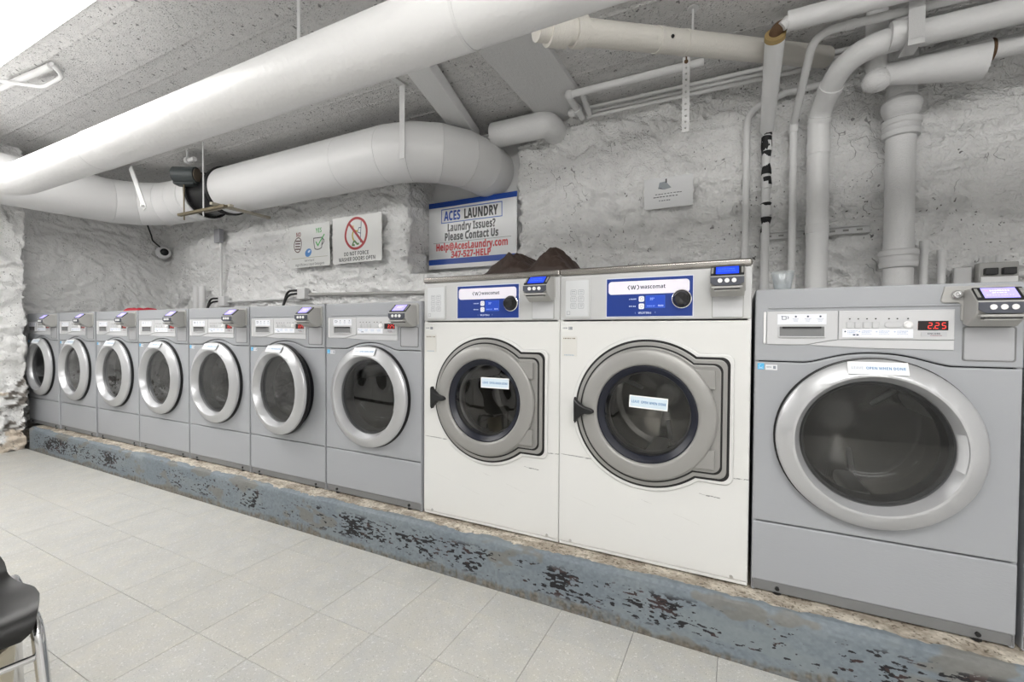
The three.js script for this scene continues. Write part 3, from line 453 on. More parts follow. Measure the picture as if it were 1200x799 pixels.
function doorOutline(r, hx, hy, c = 0.03) { // circle joined to the hinge block on the right
  const s = new THREE.Shape(), x1 = Math.sqrt(r * r - hy * hy), a = Math.asin(hy / r);
  s.moveTo(x1, hy); s.lineTo(hx - c, hy); s.absarc(hx - c, hy - c, c, Math.PI / 2, 0, true); s.lineTo(hx, -hy + c); s.absarc(hx - c, -hy + c, c, 0, -Math.PI / 2, true); s.lineTo(x1, -hy); s.absarc(0, 0, r, -a, a - 2 * Math.PI, true); return s;
}
function whiteWasher() {
  const t = thing('white_washer', 'washing machine', 'x', 'pair of tall white washers'), D = 0.86, w = WW, dx = 0.003, dy = 0.605;
  mesh('cabinet', [bx(0.014, WH - 0.03, D, -w / 2 + 0.007, WH / 2, -D / 2 - 0.003, 0.004), bx(0.014, WH - 0.03, D, w / 2 - 0.007, WH / 2, -D / 2 - 0.003, 0.004), bx(w - 0.02, WH - 0.06, 0.02, 0, WH / 2, -D + 0.01), bx(w - 0.02, 0.02, D - 0.05, 0, 0.03, -D / 2)], mWhite, t);
  const fp = hole(rrect(-w / 2 + 0.001, 0.022, w / 2 - 0.001, 0.969, 0.006), dx, dy, 0.22);
  mesh('front_panel', planar(ext(fp, 0.024, 0.004, -0.022, 40)), mWhiteScuff, t);
  mesh('base_strip', [bx(w - 0.004, 0.013, 0.03, 0, 0.0145, -0.016, 0.002)], mWhite, t);
  for (const x of [-0.3, 0.3]) for (const z of [-0.06, -0.7]) mesh('foot', cyl(0.02, 0.022, x, 0.011, z, 'y', 16), mBlack, t);
  for (const x of [-0.31, 0.31]) mesh('screw', cyl(0.006, 0.004, x, 0.03, 0.003, 'z', 14), mSteel, t);
  mesh('control_panel', [bx(w - 0.002, 0.188, 0.024, 0, 1.069, -0.01, 0.004)], mPanelGrey, t);
  mesh('top_lid', [bx(w, 0.027, D + 0.01, 0, 1.1775, -D / 2 + 0.006, 0.009, 4)], M([0.4, 0.38, 0.355], 0.26, 1), t);
  const pb = mesh('soap_panel', ext(rrect(-0.342, 0.982, -0.23, 1.148, 0.004), 0.006, 0.0015, 0.001), mPanelGrey, t); mesh('soap_label', plate(0.1, 0.15, -0.286, 1.065, 0.007), pSoap, pb);
  const bp = mesh('blue_control_plate', plate(0.333, 0.157, 0.003, 1.063, 0.002, 0.002), pBluePanel, t);
  mesh('program_knob', lathe([[0.033, 0.0], [0.033, 0.01], [0.029, 0.014], [0.025, 0.03], [0.022, 0.034], [0.012, 0.034], [0.0001, 0.03]], 36).translate(0.128, 1.052, 0.004), mBlack, bp);
  mesh('knob_ring', lathe([[0.036, 0], [0.036, 0.004], [0.032, 0.006], [0.03, 0.0]], 36).translate(0.128, 1.052, 0.004), mChrome, bp);
  reader(t, 0.284, 1.158, pLcdBlue, 0.11, 0.092);
  mesh('coin_plate_frame', ext(rrect(0.233, 0.979, 0.337, 1.079, 0.004), 0.004, 0.001, 0.001), mTaupeDark, t); mesh('coin_plate', ext(rrect(0.235, 0.981, 0.335, 1.077, 0.003), 0.006, 0.001, 0.001), mGreyLight, t);
  mesh('reader_backplate', [bx(0.118, 0.085, 0.008, 0.284, 1.116, 0.005, 0.003)], mTaupe, t);
  mesh('care_sticker', plate(0.066, 0.086, -0.32, 0.863, 0.002, 0.001), pTag, t); mesh('rating_label', plate(0.05, 0.028, -0.328, 0.939, 0.002, 0.001), pRating, t);
  // door surround
  const at = (g) => g.translate(dx, dy, 0);
  const lay = (r, hx, hy, z, d, b) => at(ext(hole(doorOutline(r, hx, hy), 0, 0, 0.215), d, b, z, 48));
  mesh('pressed_rim', lay(0.306, 0.309, 0.241, 0, 0.009, 0.0055), mWhite, t);
  mesh('outer_seal', lay(0.2915, 0.2955, 0.2285, 0.002, 0.0085, 0.001), mBlack, t);
  mesh('door_surround', lay(0.2825, 0.2865, 0.2195, 0.003, 0.013, 0.003), mBezel, t);
  mesh('inner_seal', lay(0.268, 0.272, 0.205, 0.006, 0.0115, 0.001), mBlack, t);
  mesh('hinge_frame', lay(0.2615, 0.2655, 0.1985, 0.008, 0.013, 0.003), mBezel, t);
  for (const s of [-1, 1]) mesh('hinge_plate', [bx(0.075, 0.072, 0.02, dx + 0.21, dy + s * 0.147, 0.026, 0.004)], mBezel, t);
  const door = sub('door', t, dx, dy, 0);
  mesh('door_ring', lathe([[0.215, 0.01], [0.253, 0.018], [0.2555, 0.022], [0.2555, 0.034], [0.253, 0.039], [0.247, 0.042], [0.225, 0.046], [0.203, 0.048], [0.196, 0.046], [0.1915, 0.04], [0.19, 0.03], [0.188, 0.012]], 72, 0.9), mBezel, door);
  mesh('door_gasket', lathe([[0.192, 0.036], [0.186, 0.037], [0.172, 0.026], [0.166, 0.02], [0.163, 0.0], [0.166, -0.05], [0.2, -0.06], [0.22, -0.03]], 56), mBlue, door);
  mesh('door_glass', lathe([[0.167, 0.016], [0.15, 0.0185], [0.09, 0.021], [0.0001, 0.0215]], 56), mGlass, door);
  mesh('glass_rim', lathe([[0.172, -0.02], [0.164, -0.014], [0.158, -0.024], [0.162, -0.06], [0.17, -0.06]], 56), mSteel, door);
  const hs = new THREE.Shape(); hs.moveTo(-0.282, 0.05); hs.quadraticCurveTo(-0.262, 0.016, -0.22, 0.01); hs.quadraticCurveTo(-0.198, 0.006, -0.2, -0.008); hs.quadraticCurveTo(-0.215, -0.018, -0.24, -0.016); hs.quadraticCurveTo(-0.265, -0.03, -0.28, -0.056); hs.quadraticCurveTo(-0.288, -0.01, -0.282, 0.05);
  mesh('door_handle', ext(hs, 0.03, 0.006, 0.032), mBlack, door);
  mesh('door_notice', bx(0.146, 0.048, 0.0016), pNotice, door).position.set(0.054, 0.083, 0.0238);
  drum(t, dx, dy, 0.24, -0.06, -0.5);
  return t;
}
const KY = 0.216;
const white = whiteWasher(); white.position.set(-1.0465, KY, 0); white.userData.label = 'left one of the two tall white washers, with a blue control plate';
const white2 = dup(white, 'right one of the two tall white washers, with a blue control plate', -0.3185, KY, 0);
{ const n = white2.children.find((c) => c.name === 'door').children.find((c) => c.name === 'door_notice'); n.position.set(0.009, 0.044, 0.0238); n.rotation.z = -0.045; }
const grey = greyWasher(); grey.position.set(0.056 + 0.3415, KY, 0); grey.userData.label = 'nearest grey washer, showing 2.25 in red, right of the tall white pair';
const ORD = ['first', 'second', 'third', 'fourth', 'fifth', 'sixth'];
const G7 = [];
for (let i = 0; i < 7; i++) {
  const lab = ['grey front-loading washer at the far end of the row, touching the stone side wall', 'second grey washer from the far stone side wall', 'third grey washer from the far wall, with the red cloth on its top', 'fourth grey washer from the far wall, in the middle of the grey run', 'fifth grey washer from the far wall, in front of the two short white pipe stubs', 'sixth grey washer from the far wall, its round door standing slightly ajar', 'grey washer right beside the tall white pair, on their left'][i];
  G7.push(dup(grey, lab, -6.272 + 0.6935 * i + 0.343, KY, i === 0 ? 0.016 : i === 1 ? 0.008 : 0));
}
// the sixth door stands a little ajar, hinged on its left
{ const d = G7[5].children.find((c) => c.name === 'door'), a = -0.075; d.rotation.y = a; d.position.x += -0.27 + 0.27 * Math.cos(a); d.position.z += 0.27 * Math.sin(-a) + 0.004; }
dup(grey, 'grey washer cut off by the right edge of the photo, only a sliver showing', 0.056 + 0.3415 + 0.697, KY, 0);

// ---------- pipes and ducts ----------
const mPipe = M(0.78, 0.42, 0, { bumpMap: rep(bumpFine, 4), bumpScale: 0.0015 }), mWrap = M(0.82, 0.4, 0, { bumpMap: rep(bumpWrap, 2.2), bumpScale: 0.005 });
const mDuct = M(0.77, 0.4, 0.0, { bumpMap: rep(bumpWrap, 1.1), bumpScale: 0.003 }), mCast = M(0.74, 0.5, 0, { bumpMap: rep(bumpRough, 4), bumpScale: 0.003 });
const mRust = M([0.13, 0.075, 0.04], 0.85), mOldSteel = M([0.2, 0.17, 0.11], 0.6, 0.6), mTar = M([0.012, 0.012, 0.013], 0.75), mCream = M([0.78, 0.755, 0.7], 0.5, 0, { bumpMap: rep(bumpRough, 3), bumpScale: 0.002 });
const ring = (c, dir, r, t, m, name, parent, flat = 1) => { const g = new THREE.TorusGeometry(r, t, 8, 48); g.scale(1, 1, flat); g.applyQuaternion(new THREE.Quaternion().setFromUnitVectors(V(0, 0, 1), dir.clone().normalize())); return mesh(name, g.translate(c.x, c.y, c.z), m, parent); };
{ // the thick wrapped pipe across the ceiling
  const t = thing('wrapped_pipe', 'pipe', 'thick white wrapped pipe crossing the whole ceiling, in front of the round ducts'), y = 2.255, z = 0.47, r = 0.1145;
  const path = [[[2.5, y, z], [-0.86, y, z]], [[-0.86, y, z], [-3.56, y, z]], [[-3.56, y, z], [-4.99, y, z], [-4.99, y, 2.6]]];
  path.forEach((p, i) => mesh('pipe_section', tube(p.map((q) => V(...q)), r + (i === 1 ? 0.0025 : 0), 0.3, 40, 0.012), mWrap, t));
  for (const x of [-0.86, -3.56]) mesh('wrap_seam', tube([V(x - 0.006, y, z), V(x + 0.006, y, z)], r + 0.0035, 0, 40), mPipe, t);
}
tag(mesh('pipe_hanger', [bx(0.02, 0.62, 0.004, -1.87, CEIL - 0.3, 0.36), cyl(0.004, 0.012, -1.87, 2.72, 0.363)], mPipe), 'hanger', 'perforated white strap hanging from the ceiling to the top of the thick wrapped pipe');
tag(mesh('pipe_brace', [bx(0.036, 0.32, 0.006, 0, 0, 0).rotateZ(0.55).translate(-3.26, 2.0, 0.4), cyl(0.008, 0.02, -3.185, 1.88, 0.41)], mPipe), 'strap', 'loose white metal strap hanging down below the thick wrapped pipe at the left');
{ // round sheet-metal duct with a gored elbow into the wall recess
  const t = thing('round_duct', 'duct', 'large round white duct with a segmented elbow just above the blue and white sign'), y = 2.493, z = -0.85, r = 0.214, P = [V(-4.43, y, z), V(-2.83, y, z), V(-2.4, y, z)];
  for (let k = 1; k <= 3; k++) { const a = (k / 4) * (Math.PI / 2) * 1.0 + 0.0; P.push(V(-2.4 + 0.5 * Math.sin(a), y, z - 0.5 * (1 - Math.cos(a)))); }
  P.push(V(-1.9, y, z - 0.5), V(-1.9, y, -1.55));
  gores(P, r, 48, 0.0012).forEach((g) => mesh('duct_section', g, mDuct, t));
  ring(V(-4.425, y, z), V(1, 0, 0), r + 0.004, 0.014, mBlack, 'end_collar', t);
  const u = thing('round_duct', 'duct', 'round white duct left of the black damper, bending along the stone side wall'), Q = [V(-4.8, y, z), V(-5.2, y, z)];
  for (let k = 1; k <= 3; k++) { const a = (k / 3) * (Math.PI / 2); Q.push(V(-5.2 - 0.45 * Math.sin(a), y - 0.02 * k, z + 0.45 * (1 - Math.cos(a)))); }
  Q.push(V(-5.66, 2.41, 2.5));
  gores(Q, r, 48, 0.001).forEach((g) => mesh('duct_section', g, mDuct, u));
  for (const x of [-4.81, -4.95]) ring(V(x, y, z), V(1, 0, 0), r + 0.001, 0.012, mDuct, 'duct_collar', u);
  const d = thing('duct_damper', 'damper', 'black damper collar with a small motor between the two round white ducts at the left');
  mesh('damper_body', tube([V(-4.795, y, z), V(-4.435, y, z)], 0.195, 0, 40), mBlack, d);
  ring(V(-4.77, y, z), V(1, 0, 0), 0.212, 0.012, mTar, 'flange', d); ring(V(-4.47, y, z), V(1, 0, 0), 0.212, 0.014, mTar, 'flange', d);
  mesh('motor', [cyl(0.075, 0.2, 0, 0, 0, 'x', 28), bx(0.2, 0.1, 0.1, -0.02, -0.04, -0.03, 0.02)].map((g) => g.rotateY(0.5).translate(-4.66, 2.6, -0.59)), M([0.05, 0.06, 0.062], 0.5), d);
  mesh('motor_face', cyl(0.06, 0.01, 0.105, 0, 0, 'x', 28).rotateY(0.5).translate(-4.66, 2.6, -0.59), M([0.16, 0.13, 0.1], 0.7), d);
  mesh('conduit_stub', [cyl(0.02, 0.09, -4.58, 2.735, -0.6, 'x', 16), cyl(0.034, 0.03, -4.64, 2.735, -0.6, 'x', 16), cyl(0.008, 0.1, -4.66, 2.79, -0.6, 'y', 10)], mPipe, d);
  const s = thing('duct_trapeze', 'support', 'rusty trapeze support of two channels and hanging rods under the black damper');
  mesh('channel', [bx(0.72, 0.022, 0.035, 0, 0, 0)].map((g) => g.rotateY(0.0).translate(-4.36, 2.225, -0.56)), mOldSteel, s);
  mesh('channel', [bx(0.035, 0.022, 0.55, -4.12, 2.248, -0.78), bx(0.45, 0.02, 0.035, -4.3, 2.262, -0.66)], M([0.4, 0.37, 0.3], 0.5, 0.3), s);
  for (const [x, a] of [[-4.64, 2.5], [-4.33, CEIL]]) mesh('threaded_rod', cyl(0.006, a - 2.17, x, (a + 2.17) / 2, -0.56, 'y', 10), x < -4.5 ? mOldSteel : mPipe, s);
}
tag(mesh('duct_hanger', [bx(0.045, 0.52, 0.005, -2.08, CEIL - 0.25, -0.615), bx(0.045, 0.01, 0.18, -2.08, CEIL - 0.006, -0.55)], mPipe), 'hanger', 'flat white strap hanging from the ceiling in front of the round duct elbow');
tag(mesh('box_channel', [bx(0.165, 0.09, 1.3, 0, 0, 0, 0.006).rotateY(0.25).translate(-1.845, 2.765, -0.74)], mPlaster), 'channel', 'square white box channel running under the ceiling towards the wall, left of the ceiling band');
tag(mesh('wall_pipe', [tube([V(-1.76, 2.71, -1.34), V(-1.3, 2.71, -1.34), V(-1.3, 2.71, -1.5)], 0.095, 0.1, 32)], mPipe), 'pipe', 'short thick white pipe under the ceiling, at the end of the box channel');
for (const [dy, w, q] of [[0, 0.03, 'lower'], [0.045, 0.02, 'upper']]) tag(mesh('recess_conduit', [tube([V(-2.5, 2.745 + dy, -1.5), V(-1.66, 2.745 + dy, -1.5)], w / 2, 0, 12)], mPipe), 'conduit', `${q} of two thin pale conduits under the ceiling right behind the round duct elbow`);
{ // sloping soil pipe
  const t = thing('drain_pipe', 'pipe', 'cream drain pipe under the ceiling, between the thick wrapped pipe and the upright pipes'), A = V(-0.83, 2.515, -0.06), B = V(0.44, 2.772, -1.4), d = B.clone().sub(A).normalize(), L = A.distanceTo(B), p = (s) => A.clone().addScaledVector(d, s * L);
  mesh('pipe_run', tube([p(0), p(1)], 0.058, 0, 32, 0.01), mCream, t);
  mesh('end_hub', tube([p(0.03), p(0.08)], 0.074, 0, 32), mCream, t); mesh('end_hub', tube([p(0.1), p(0.13)], 0.07, 0, 32), mCream, t);
  mesh('coupling', tube([p(0.35), p(0.365)], 0.061, 0, 32), mCream, t); mesh('coupling', tube([p(0.44), p(0.45)], 0.0605, 0, 32), mCream, t);
  mesh('tar_mark', [0.39].map((s) => new THREE.SphereGeometry(0.009, 10, 8).translate(...p(s).add(V(0.03, -0.015, 0.052)).toArray())), mTar, t);
  tag(mesh('pipe_rod', [cyl(0.006, 0.12, -0.23, 2.78, -0.72, 'y', 10), cyl(0.03, 0.006, -0.23, CEIL - 0.01, -0.72, 'y', 16)], mPipe), 'hanger', 'thin rod that hangs the cream drain pipe from the ceiling');
}
{
  const t = thing('thin_pipe', 'pipe', 'thin white ceiling pipe with an elbow towards the wall, right of the ceiling band'), e = V(-1.06, 2.765, -1.12);
  mesh('pipe_run', tube([V(-0.2, 2.765, -1.12), e, V(-1.06, 2.75, -1.44)], 0.024, 0.05, 16), mPipe, t);
  mesh('elbow', [new THREE.SphereGeometry(0.033, 18, 14).translate(e.x + 0.01, e.y, e.z), tube([V(-1.06, 2.757, -1.3), V(-1.06, 2.755, -1.34)], 0.032, 0, 16), new THREE.SphereGeometry(0.03, 16, 12).translate(-1.1, 2.74, -1.32)], mPipe, t);
  tag(mesh('short_pipe', [tube([V(-0.99, 2.8, -1.2), V(-0.99, 2.74, -1.4)], 0.02, 0, 14)], mPipe), 'pipe', 'short slanted white pipe beside the elbow of the thin ceiling pipe');
  const s = thing('slotted_strap', 'hanger', 'perforated white metal strap hanging in front of the stone wall from the thin pipe'), sh = rrect(-0.318, 2.352, -0.276, 2.8, 0.002);
  for (let k = 0; k < 12; k++) hole(sh, -0.297, 2.375 + k * 0.036, 0.006);
  mesh('strap', ext(sh, 0.006, 0, -1.09, 8), mPipe, s); mesh('bolt', [cyl(0.012, 0.014, -0.297, 2.77, -1.083, 'z', 6), cyl(0.005, 0.05, -0.297, 2.81, -1.085, 'y', 8)], mRust, s);
}
const runs = ['top', 'middle', 'lowest'];
[[2.802, 0.014], [2.768, 0.011], [2.738, 0.013]].forEach(([y, r], i) => tag(mesh('wall_conduit', tube([V(-1.02, y, -1.425), V(2.55, y, -1.425)], r, 0, 12), mPipe), 'conduit', `${runs[i]} of three thin white conduits running along the top of the stone wall`));
tag(mesh('thin_conduit', [tube([V(0.036, 1.1, -1.42), V(0.036, 2.56, -1.42), V(0.25, 2.62, -1.42)], 0.021, 0.16, 16), tube([V(0.25, 2.62, -1.42), V(0.5, 2.63, -1.42)], 0.02, 0, 14)], mPipe), 'conduit', 'thin white conduit on the stone wall with a curved top, leftmost of the upright pipes');
{ // broken insulated pipe
  const t = thing('insulated_pipe', 'pipe', 'upright white pipe with torn black lagging and a broken rusty elbow on top'), x = 0.146;
  mesh('inner_pipe', tube([V(x, 0.9, -1.4), V(x, 2.42, -1.4)], 0.024, 0, 18, 0.12), mCast, t);
  mesh('torn_lagging', [[1.9, 1.95], [2.13, 2.19], [2.235, 2.36], [1.77, 1.86]].map(([a, b], i) => tube([V(x, a, -1.4), V(x, (a + b) / 2, -1.398), V(x, b, -1.4)], (l) => 0.0265 + 0.006 * Math.sin(l * 9 + i * 2), 0, 16, 0.7)).concat([2.06, 2.37].map((y) => tube([V(x + 0.006, y, -1.394), V(x + 0.003, y + 0.05, -1.394)], 0.0255, 0, 10, 0.6))), mTar, t);
  mesh('lagging_flake', [[2.3, 0.03], [2.06, 0.02], [1.9, 0.03]].map(([y, h]) => tube([V(x + 0.003, y - h, -1.396), V(x, y + h, -1.396)], 0.029, 0, 10, 0.35)), mCast, t);
  mesh('lagging', tube([V(x, 2.4, -1.4), V(x + 0.005, 2.655, -0.85)], (l) => 0.037 + 0.01 * l, 0, 28, 0.02), mWrap, t);
  mesh('rusty_elbow', [tube([V(x + 0.004, 2.64, -0.88), V(x + 0.005, 2.675, -0.825), V(x + 0.06, 2.69, -0.82)], 0.028, 0.03, 20, 0.3)], mRust, t); mesh('ochre_rim', tube([V(x + 0.0045, 2.65, -0.861), V(x + 0.005, 2.66, -0.839)], 0.0478, 0, 28, 0.06), M([0.42, 0.3, 0.13], 0.8), t);
  mesh('elbow_scar', [tube([V(x + 0.03, 2.665, -0.8), V(x + 0.06, 2.69, -0.8)], 0.024, 0, 14, 0.4)], mCast, t);
  mesh('lagging', tube([V(x + 0.055, 2.695, -0.82), V(2.5, 2.695, -0.82)], 0.046, 0, 28, 0.02), mWrap, t);
}
{
  const t = thing('thin_pipe', 'pipe', 'thin upright white pipe between the torn black lagging and the thick bent pipe');
  mesh('pipe_run', tube([V(0.292, 0.9, -1.4), V(0.288, 2.41, -1.4), V(0.33, 2.675, -0.95), V(2.5, 2.675, -0.95)], 0.021, [0.05, 0.11], 18), mPipe, t);
  mesh('coupling', tube([V(0.2885, 2.36, -1.4), V(0.288, 2.41, -1.4)], 0.025, 0, 18), mPipe, t); mesh('coupling', tube([V(0.46, 2.675, -0.95), V(0.5, 2.675, -0.95)], 0.025, 0, 18), mPipe, t);
}
{
  const t = thing('bent_pipe', 'pipe', 'thick upright white pipe with a wide bend, left of the ribbed iron stack'), r = 0.056;
  mesh('pipe_run', tube([V(0.412, 0.9, -1.36), V(0.41, 2.42, -1.36), V(0.475, 2.58, -1.0), V(2.5, 2.58, -0.97)], r, [0.12, 0.24], 28, 0.015), mWrap, t);
  const band = (a, b, q) => tube([a, b], q, 0, 28, 0.02);
  for (const g of [band(V(0.41, 2.19, -1.36), V(0.41, 2.26, -1.36), r + 0.004), band(V(0.411, 2.385, -1.352), V(0.414, 2.405, -1.338), r + 0.004), band(V(0.438, 2.487, -1.21), V(0.443, 2.5, -1.18), r + 0.006), band(V(0.64, 2.58, -0.968), V(0.72, 2.58, -0.968), r + 0.006)]) mesh('joint_band', g, mWrap, t);
  mesh('pipe_clip', [tube([V(0.41, 1.73, -1.36), V(0.41, 1.78, -1.36)], r + 0.004, 0, 28)], mPipe, t);
  tag(mesh('pipe_hanger', [bx(0.06, 0.36, 0.006, 0.72, 2.66, -0.893), bx(0.06, 0.006, 0.15, 0.72, 2.508, -0.965)], mPipe), 'hanger', 'wide white strap looped round the thick bent pipe under the ceiling');
}
{ // cast iron stack
  const t = thing('soil_stack', 'pipe', 'stout white cast iron stack with ribbed hubs at the right of the stone wall'), x = 0.784, z = -1.345, p = (prof) => latheY(prof, 40).translate(x, 0, z);
  mesh('pipe_run', tube([V(x, 0.9, z), V(x, CEIL, z)], 0.066, 0, 36, 0.012), mCast, t);
  for (const y of [1.5, 2.21]) mesh('hub', p([[0.066, y], [0.082, y + 0.004], [0.086, y + 0.03], [0.083, y + 0.036], [0.083, y + 0.062], [0.088, y + 0.068], [0.088, y + 0.092], [0.08, y + 0.1], [0.066, y + 0.1]]), mCast, t);
  mesh('upper_hub', p([[0.066, 2.32], [0.078, 2.34], [0.09, 2.38], [0.09, 2.4], [0.066, 2.43]]), mCast, t);
}
{
  const t = thing('lagged_pipe', 'pipe', 'white lagged pipe crossing before the iron stack, its lagging torn open at the end'), z = -1.16, x = 0.63;
  mesh('lagging', tube([V(x, CEIL, z), V(x, 2.49, z), V(1.06, 2.5, z)], (l) => 0.047 + 0.012 * ss(0.55, 1, l), 0.07, 28, 0.03), mWrap, t);
  mesh('torn_end', tube([V(0.66, 2.49, z), V(1.05, 2.462, z)], (l) => 0.052 + 0.032 * l, 0, 26, 0.2), mWrap, t);
  mesh('elbow_wrap', new THREE.SphereGeometry(0.066, 24, 18).scale(1, 0.9, 1).translate(x + 0.005, 2.47, z), mWrap, t);
  ring(V(1.07, 2.505, z), V(1, 0, 0), 0.045, 0.008, mRust, 'rust_ring', t);
  mesh('bare_pipe', tube([V(1.04, 2.505, z), V(2.5, 2.505, z)], 0.042, 0, 24, 0.02), mPipe, t);
  tag(mesh('upper_pipe', [tube([V(0.85, 2.59, -1.28), V(2.5, 2.6, -1.28)], 0.022, 0, 16, 0.04), tube([V(1.02, 2.592, -1.28), V(1.06, 2.592, -1.28)], 0.034, 0, 16)], mCast), 'pipe', 'thin grubby pipe with a coupling, behind the torn lagged pipe at the upper right');
}
[[0.908, 1.648, 'taller'], [0.982, 1.592, 'shorter']].forEach(([x, y, w]) => { const t = thing('pipe_stub', 'pipe', `${w} of two capped white pipe stubs rising behind the nearest grey washer`); mesh('pipe_run', tube([V(x, 0.2, -1.4), V(x, y, -1.4)], 0.018, 0, 18), mPipe, t); mesh('cap', tube([V(x, y - 0.04, -1.4), V(x, y + 0.004, -1.4)], 0.0215, 0, 18), mPipe, t); });
{
  const t = thing('mounting_channel', 'channel', 'slotted white mounting channel fixed across the stone wall behind the upright pipes');
  mesh('channel', [bx(0.56, 0.006, 0.025, 0.4, 1.773, -1.435), bx(0.56, 0.006, 0.025, 0.4, 1.733, -1.435), bx(0.56, 0.04, 0.004, 0.4, 1.753, -1.446)].map((g) => g.translate(0, 0, -0.012)), mPipe, t);
  for (let k = 0; k < 8; k++) mesh('slot', bx(0.028, 0.012, 0.002, 0.17 + k * 0.066, 1.753, -1.4555), mTaupeDark, t);
}
{
  const t = thing('outlet_box', 'outlet', 'grey electrical box with two black plugs on the stone wall above the nearest grey washer');
  mesh('box', [bx(0.15, 0.18, 0.06, 1.2, 1.425, -1.41, 0.006)], mTaupe, t); mesh('cover', [bx(0.14, 0.09, 0.008, 1.2, 1.395, -1.376, 0.003)], mWhiteLabel, t);
  for (const s of [-1, 1]) mesh('plug', [bx(0.05, 0.035, 0.04, 1.2 + s * 0.034, 1.466, -1.375, 0.004)], mBlack, t);
  mesh('connector', [cyl(0.012, 0.06, 1.16, 1.52, -1.41, 'y', 14), cyl(0.012, 0.06, 1.21, 1.52, -1.41, 'y', 14)], mPipe, t);
  tag(mesh('wall_conduit', tube([V(1.275, 1.455, -1.42), V(2.5, 1.455, -1.42)], 0.016, 0, 14), mPipe), 'conduit', 'white conduit leaving the grey electrical box to the right');
  tag(mesh('junction_cover', [bx(0.075, 0.12, 0.03, 1.075, 1.44, -1.43, 0.008)], mPipe), 'box', 'narrow white cover on the wall between the pipe stubs and the electrical box');
}
// ---------- left part of the wall ----------
{
  const wz = -1.165;
  [[-5.5, 'left'], [-5.39, 'right']].forEach(([x, w]) => tag(mesh('pipe_stub', [tube([V(x, 0.2, -1.12), V(x, 1.64, -1.12)], 0.032, 0, 18)], mPipe), 'pipe', `${w} one of two short white pipe stubs rising behind the fifth grey washer`));
  const c = thing('drop_conduit', 'conduit', 'upright thin conduit with a small grey box at its top, below the duct support');
  mesh('conduit', tube([V(-5.11, 1.4, wz), V(-5.11, 2.15, wz)], 0.014, 0, 12), mPipe, c); mesh('switch_box', [bx(0.1, 0.15, 0.05, -5.12, 2.18, -1.15, 0.006)], M([0.3, 0.3, 0.32], 0.5), c);
  const box = (x, y, lab) => { const t = thing('junction_box', 'box', lab); mesh('box', [bx(0.11, 0.11, 0.06, x, y, -1.15, 0.008)], mPipe, t); for (let k = 0; k < 2; k++) mesh('cable', tube([V(x - 0.05, y + 0.03 - k * 0.03, -1.12), V(x - 0.16, y + 0.03 - k * 0.04, -1.1), V(x - 0.2, y - 0.12, -1.08)], 0.011, 0.1, 10), mBlack, t); };
  box(-5.04, 1.46, 'small white junction box with black cables behind the fifth grey washer'); box(-3.76, 1.5, 'small white junction box with black cables behind the sixth grey washer');
  tag(mesh('wall_conduit', tube([V(-4.98, 1.455, wz), V(-3.7, 1.463, wz)], 0.014, 0, 12), mPipe), 'conduit', 'horizontal conduit on the wall between the two small junction boxes');
  tag(mesh('wall_conduit', tube([V(-3.69, 1.49, wz), V(-2.3, 1.462, wz)], 0.016, 0, 12), mTaupe), 'conduit', 'horizontal conduit on the wall under the two notices, ending at the tall white washers');
  const k = thing('dome_camera', 'camera', 'small white dome camera with a black lens in the far wall corner under the duct');
  const R = (g) => g.rotateY(Math.PI / 2.4).translate(-6.22, 2.08, -1.14);
  mesh('camera_body', R(lathe([[0.075, -0.03], [0.075, 0.02], [0.06, 0.05], [0.045, 0.055], [0.042, 0.045]], 32)), mWhiteMetal, k); mesh('lens', R(lathe([[0.044, 0.04], [0.035, 0.06], [0.02, 0.07], [0.0001, 0.073]], 28)), mBlack, k);
  mesh('cable', tube([V(-6.2, 2.13, -1.1), V(-6.21, 2.2, -1.02), V(-6.23, 2.26, -1.02), V(-6.22, 2.42, -0.96)], 0.008, 0.05, 8), mBlack, k);
  tag(mesh('ceiling_cable', [tube([V(-4.9, CEIL - 0.02, 0.62), V(-4.35, CEIL - 0.03, 0.6), V(-3.92, CEIL - 0.03, 0.57)], 0.02, 0.1, 12), tube([V(-4.4, CEIL - 0.05, 0.66), V(-4.2, CEIL - 0.07, 0.52), V(-3.95, CEIL - 0.05, 0.5), V(-3.88, CEIL - 0.03, 0.58)], 0.013, 0.12, 12)], mPipe), 'cable', 'white conduit with a looped cable on the ceiling beside the glowing light');
}
// ---------- signs ----------
function sheet(w, h, bend, t = 0.002) { // a slightly curled sheet facing +z, whole texture on the face
  const n = 14, g = new THREE.BoxGeometry(w, h, t, n, n, 1), p = g.attributes.position; for (let i = 0; i < p.count; i++) { const a = p.getX(i) / w, b = p.getY(i) / h; p.setZ(i, p.getZ(i) + bend * (fbm(a * 3 + 4, b * 3, w * 9, 2) - 0.5 + 0.9 * Math.max(0, Math.abs(a) - 0.36) * (b > 0 ? 1 : -0.4))); } g.computeVertexNormals(); return g;
}
function sign(name, cat, label, x, y, z, w, h, bend, mat, t) { const o = mesh(name, sheet(w, h, bend, t), mat); o.position.set(x, y, z); return tag(o, cat, label); }
const bold = (g, str, x, y, size, c, sx) => { txt(g, str, x, y, size, c, sx); g.save(); g.translate(x, y); g.scale(sx, 1); g.font = `bold ${size}px sans-serif`; g.textAlign = 'center'; g.textBaseline = 'middle'; g.strokeStyle = c; g.lineWidth = 6; g.strokeText(str, 0, 0); g.restore(); };
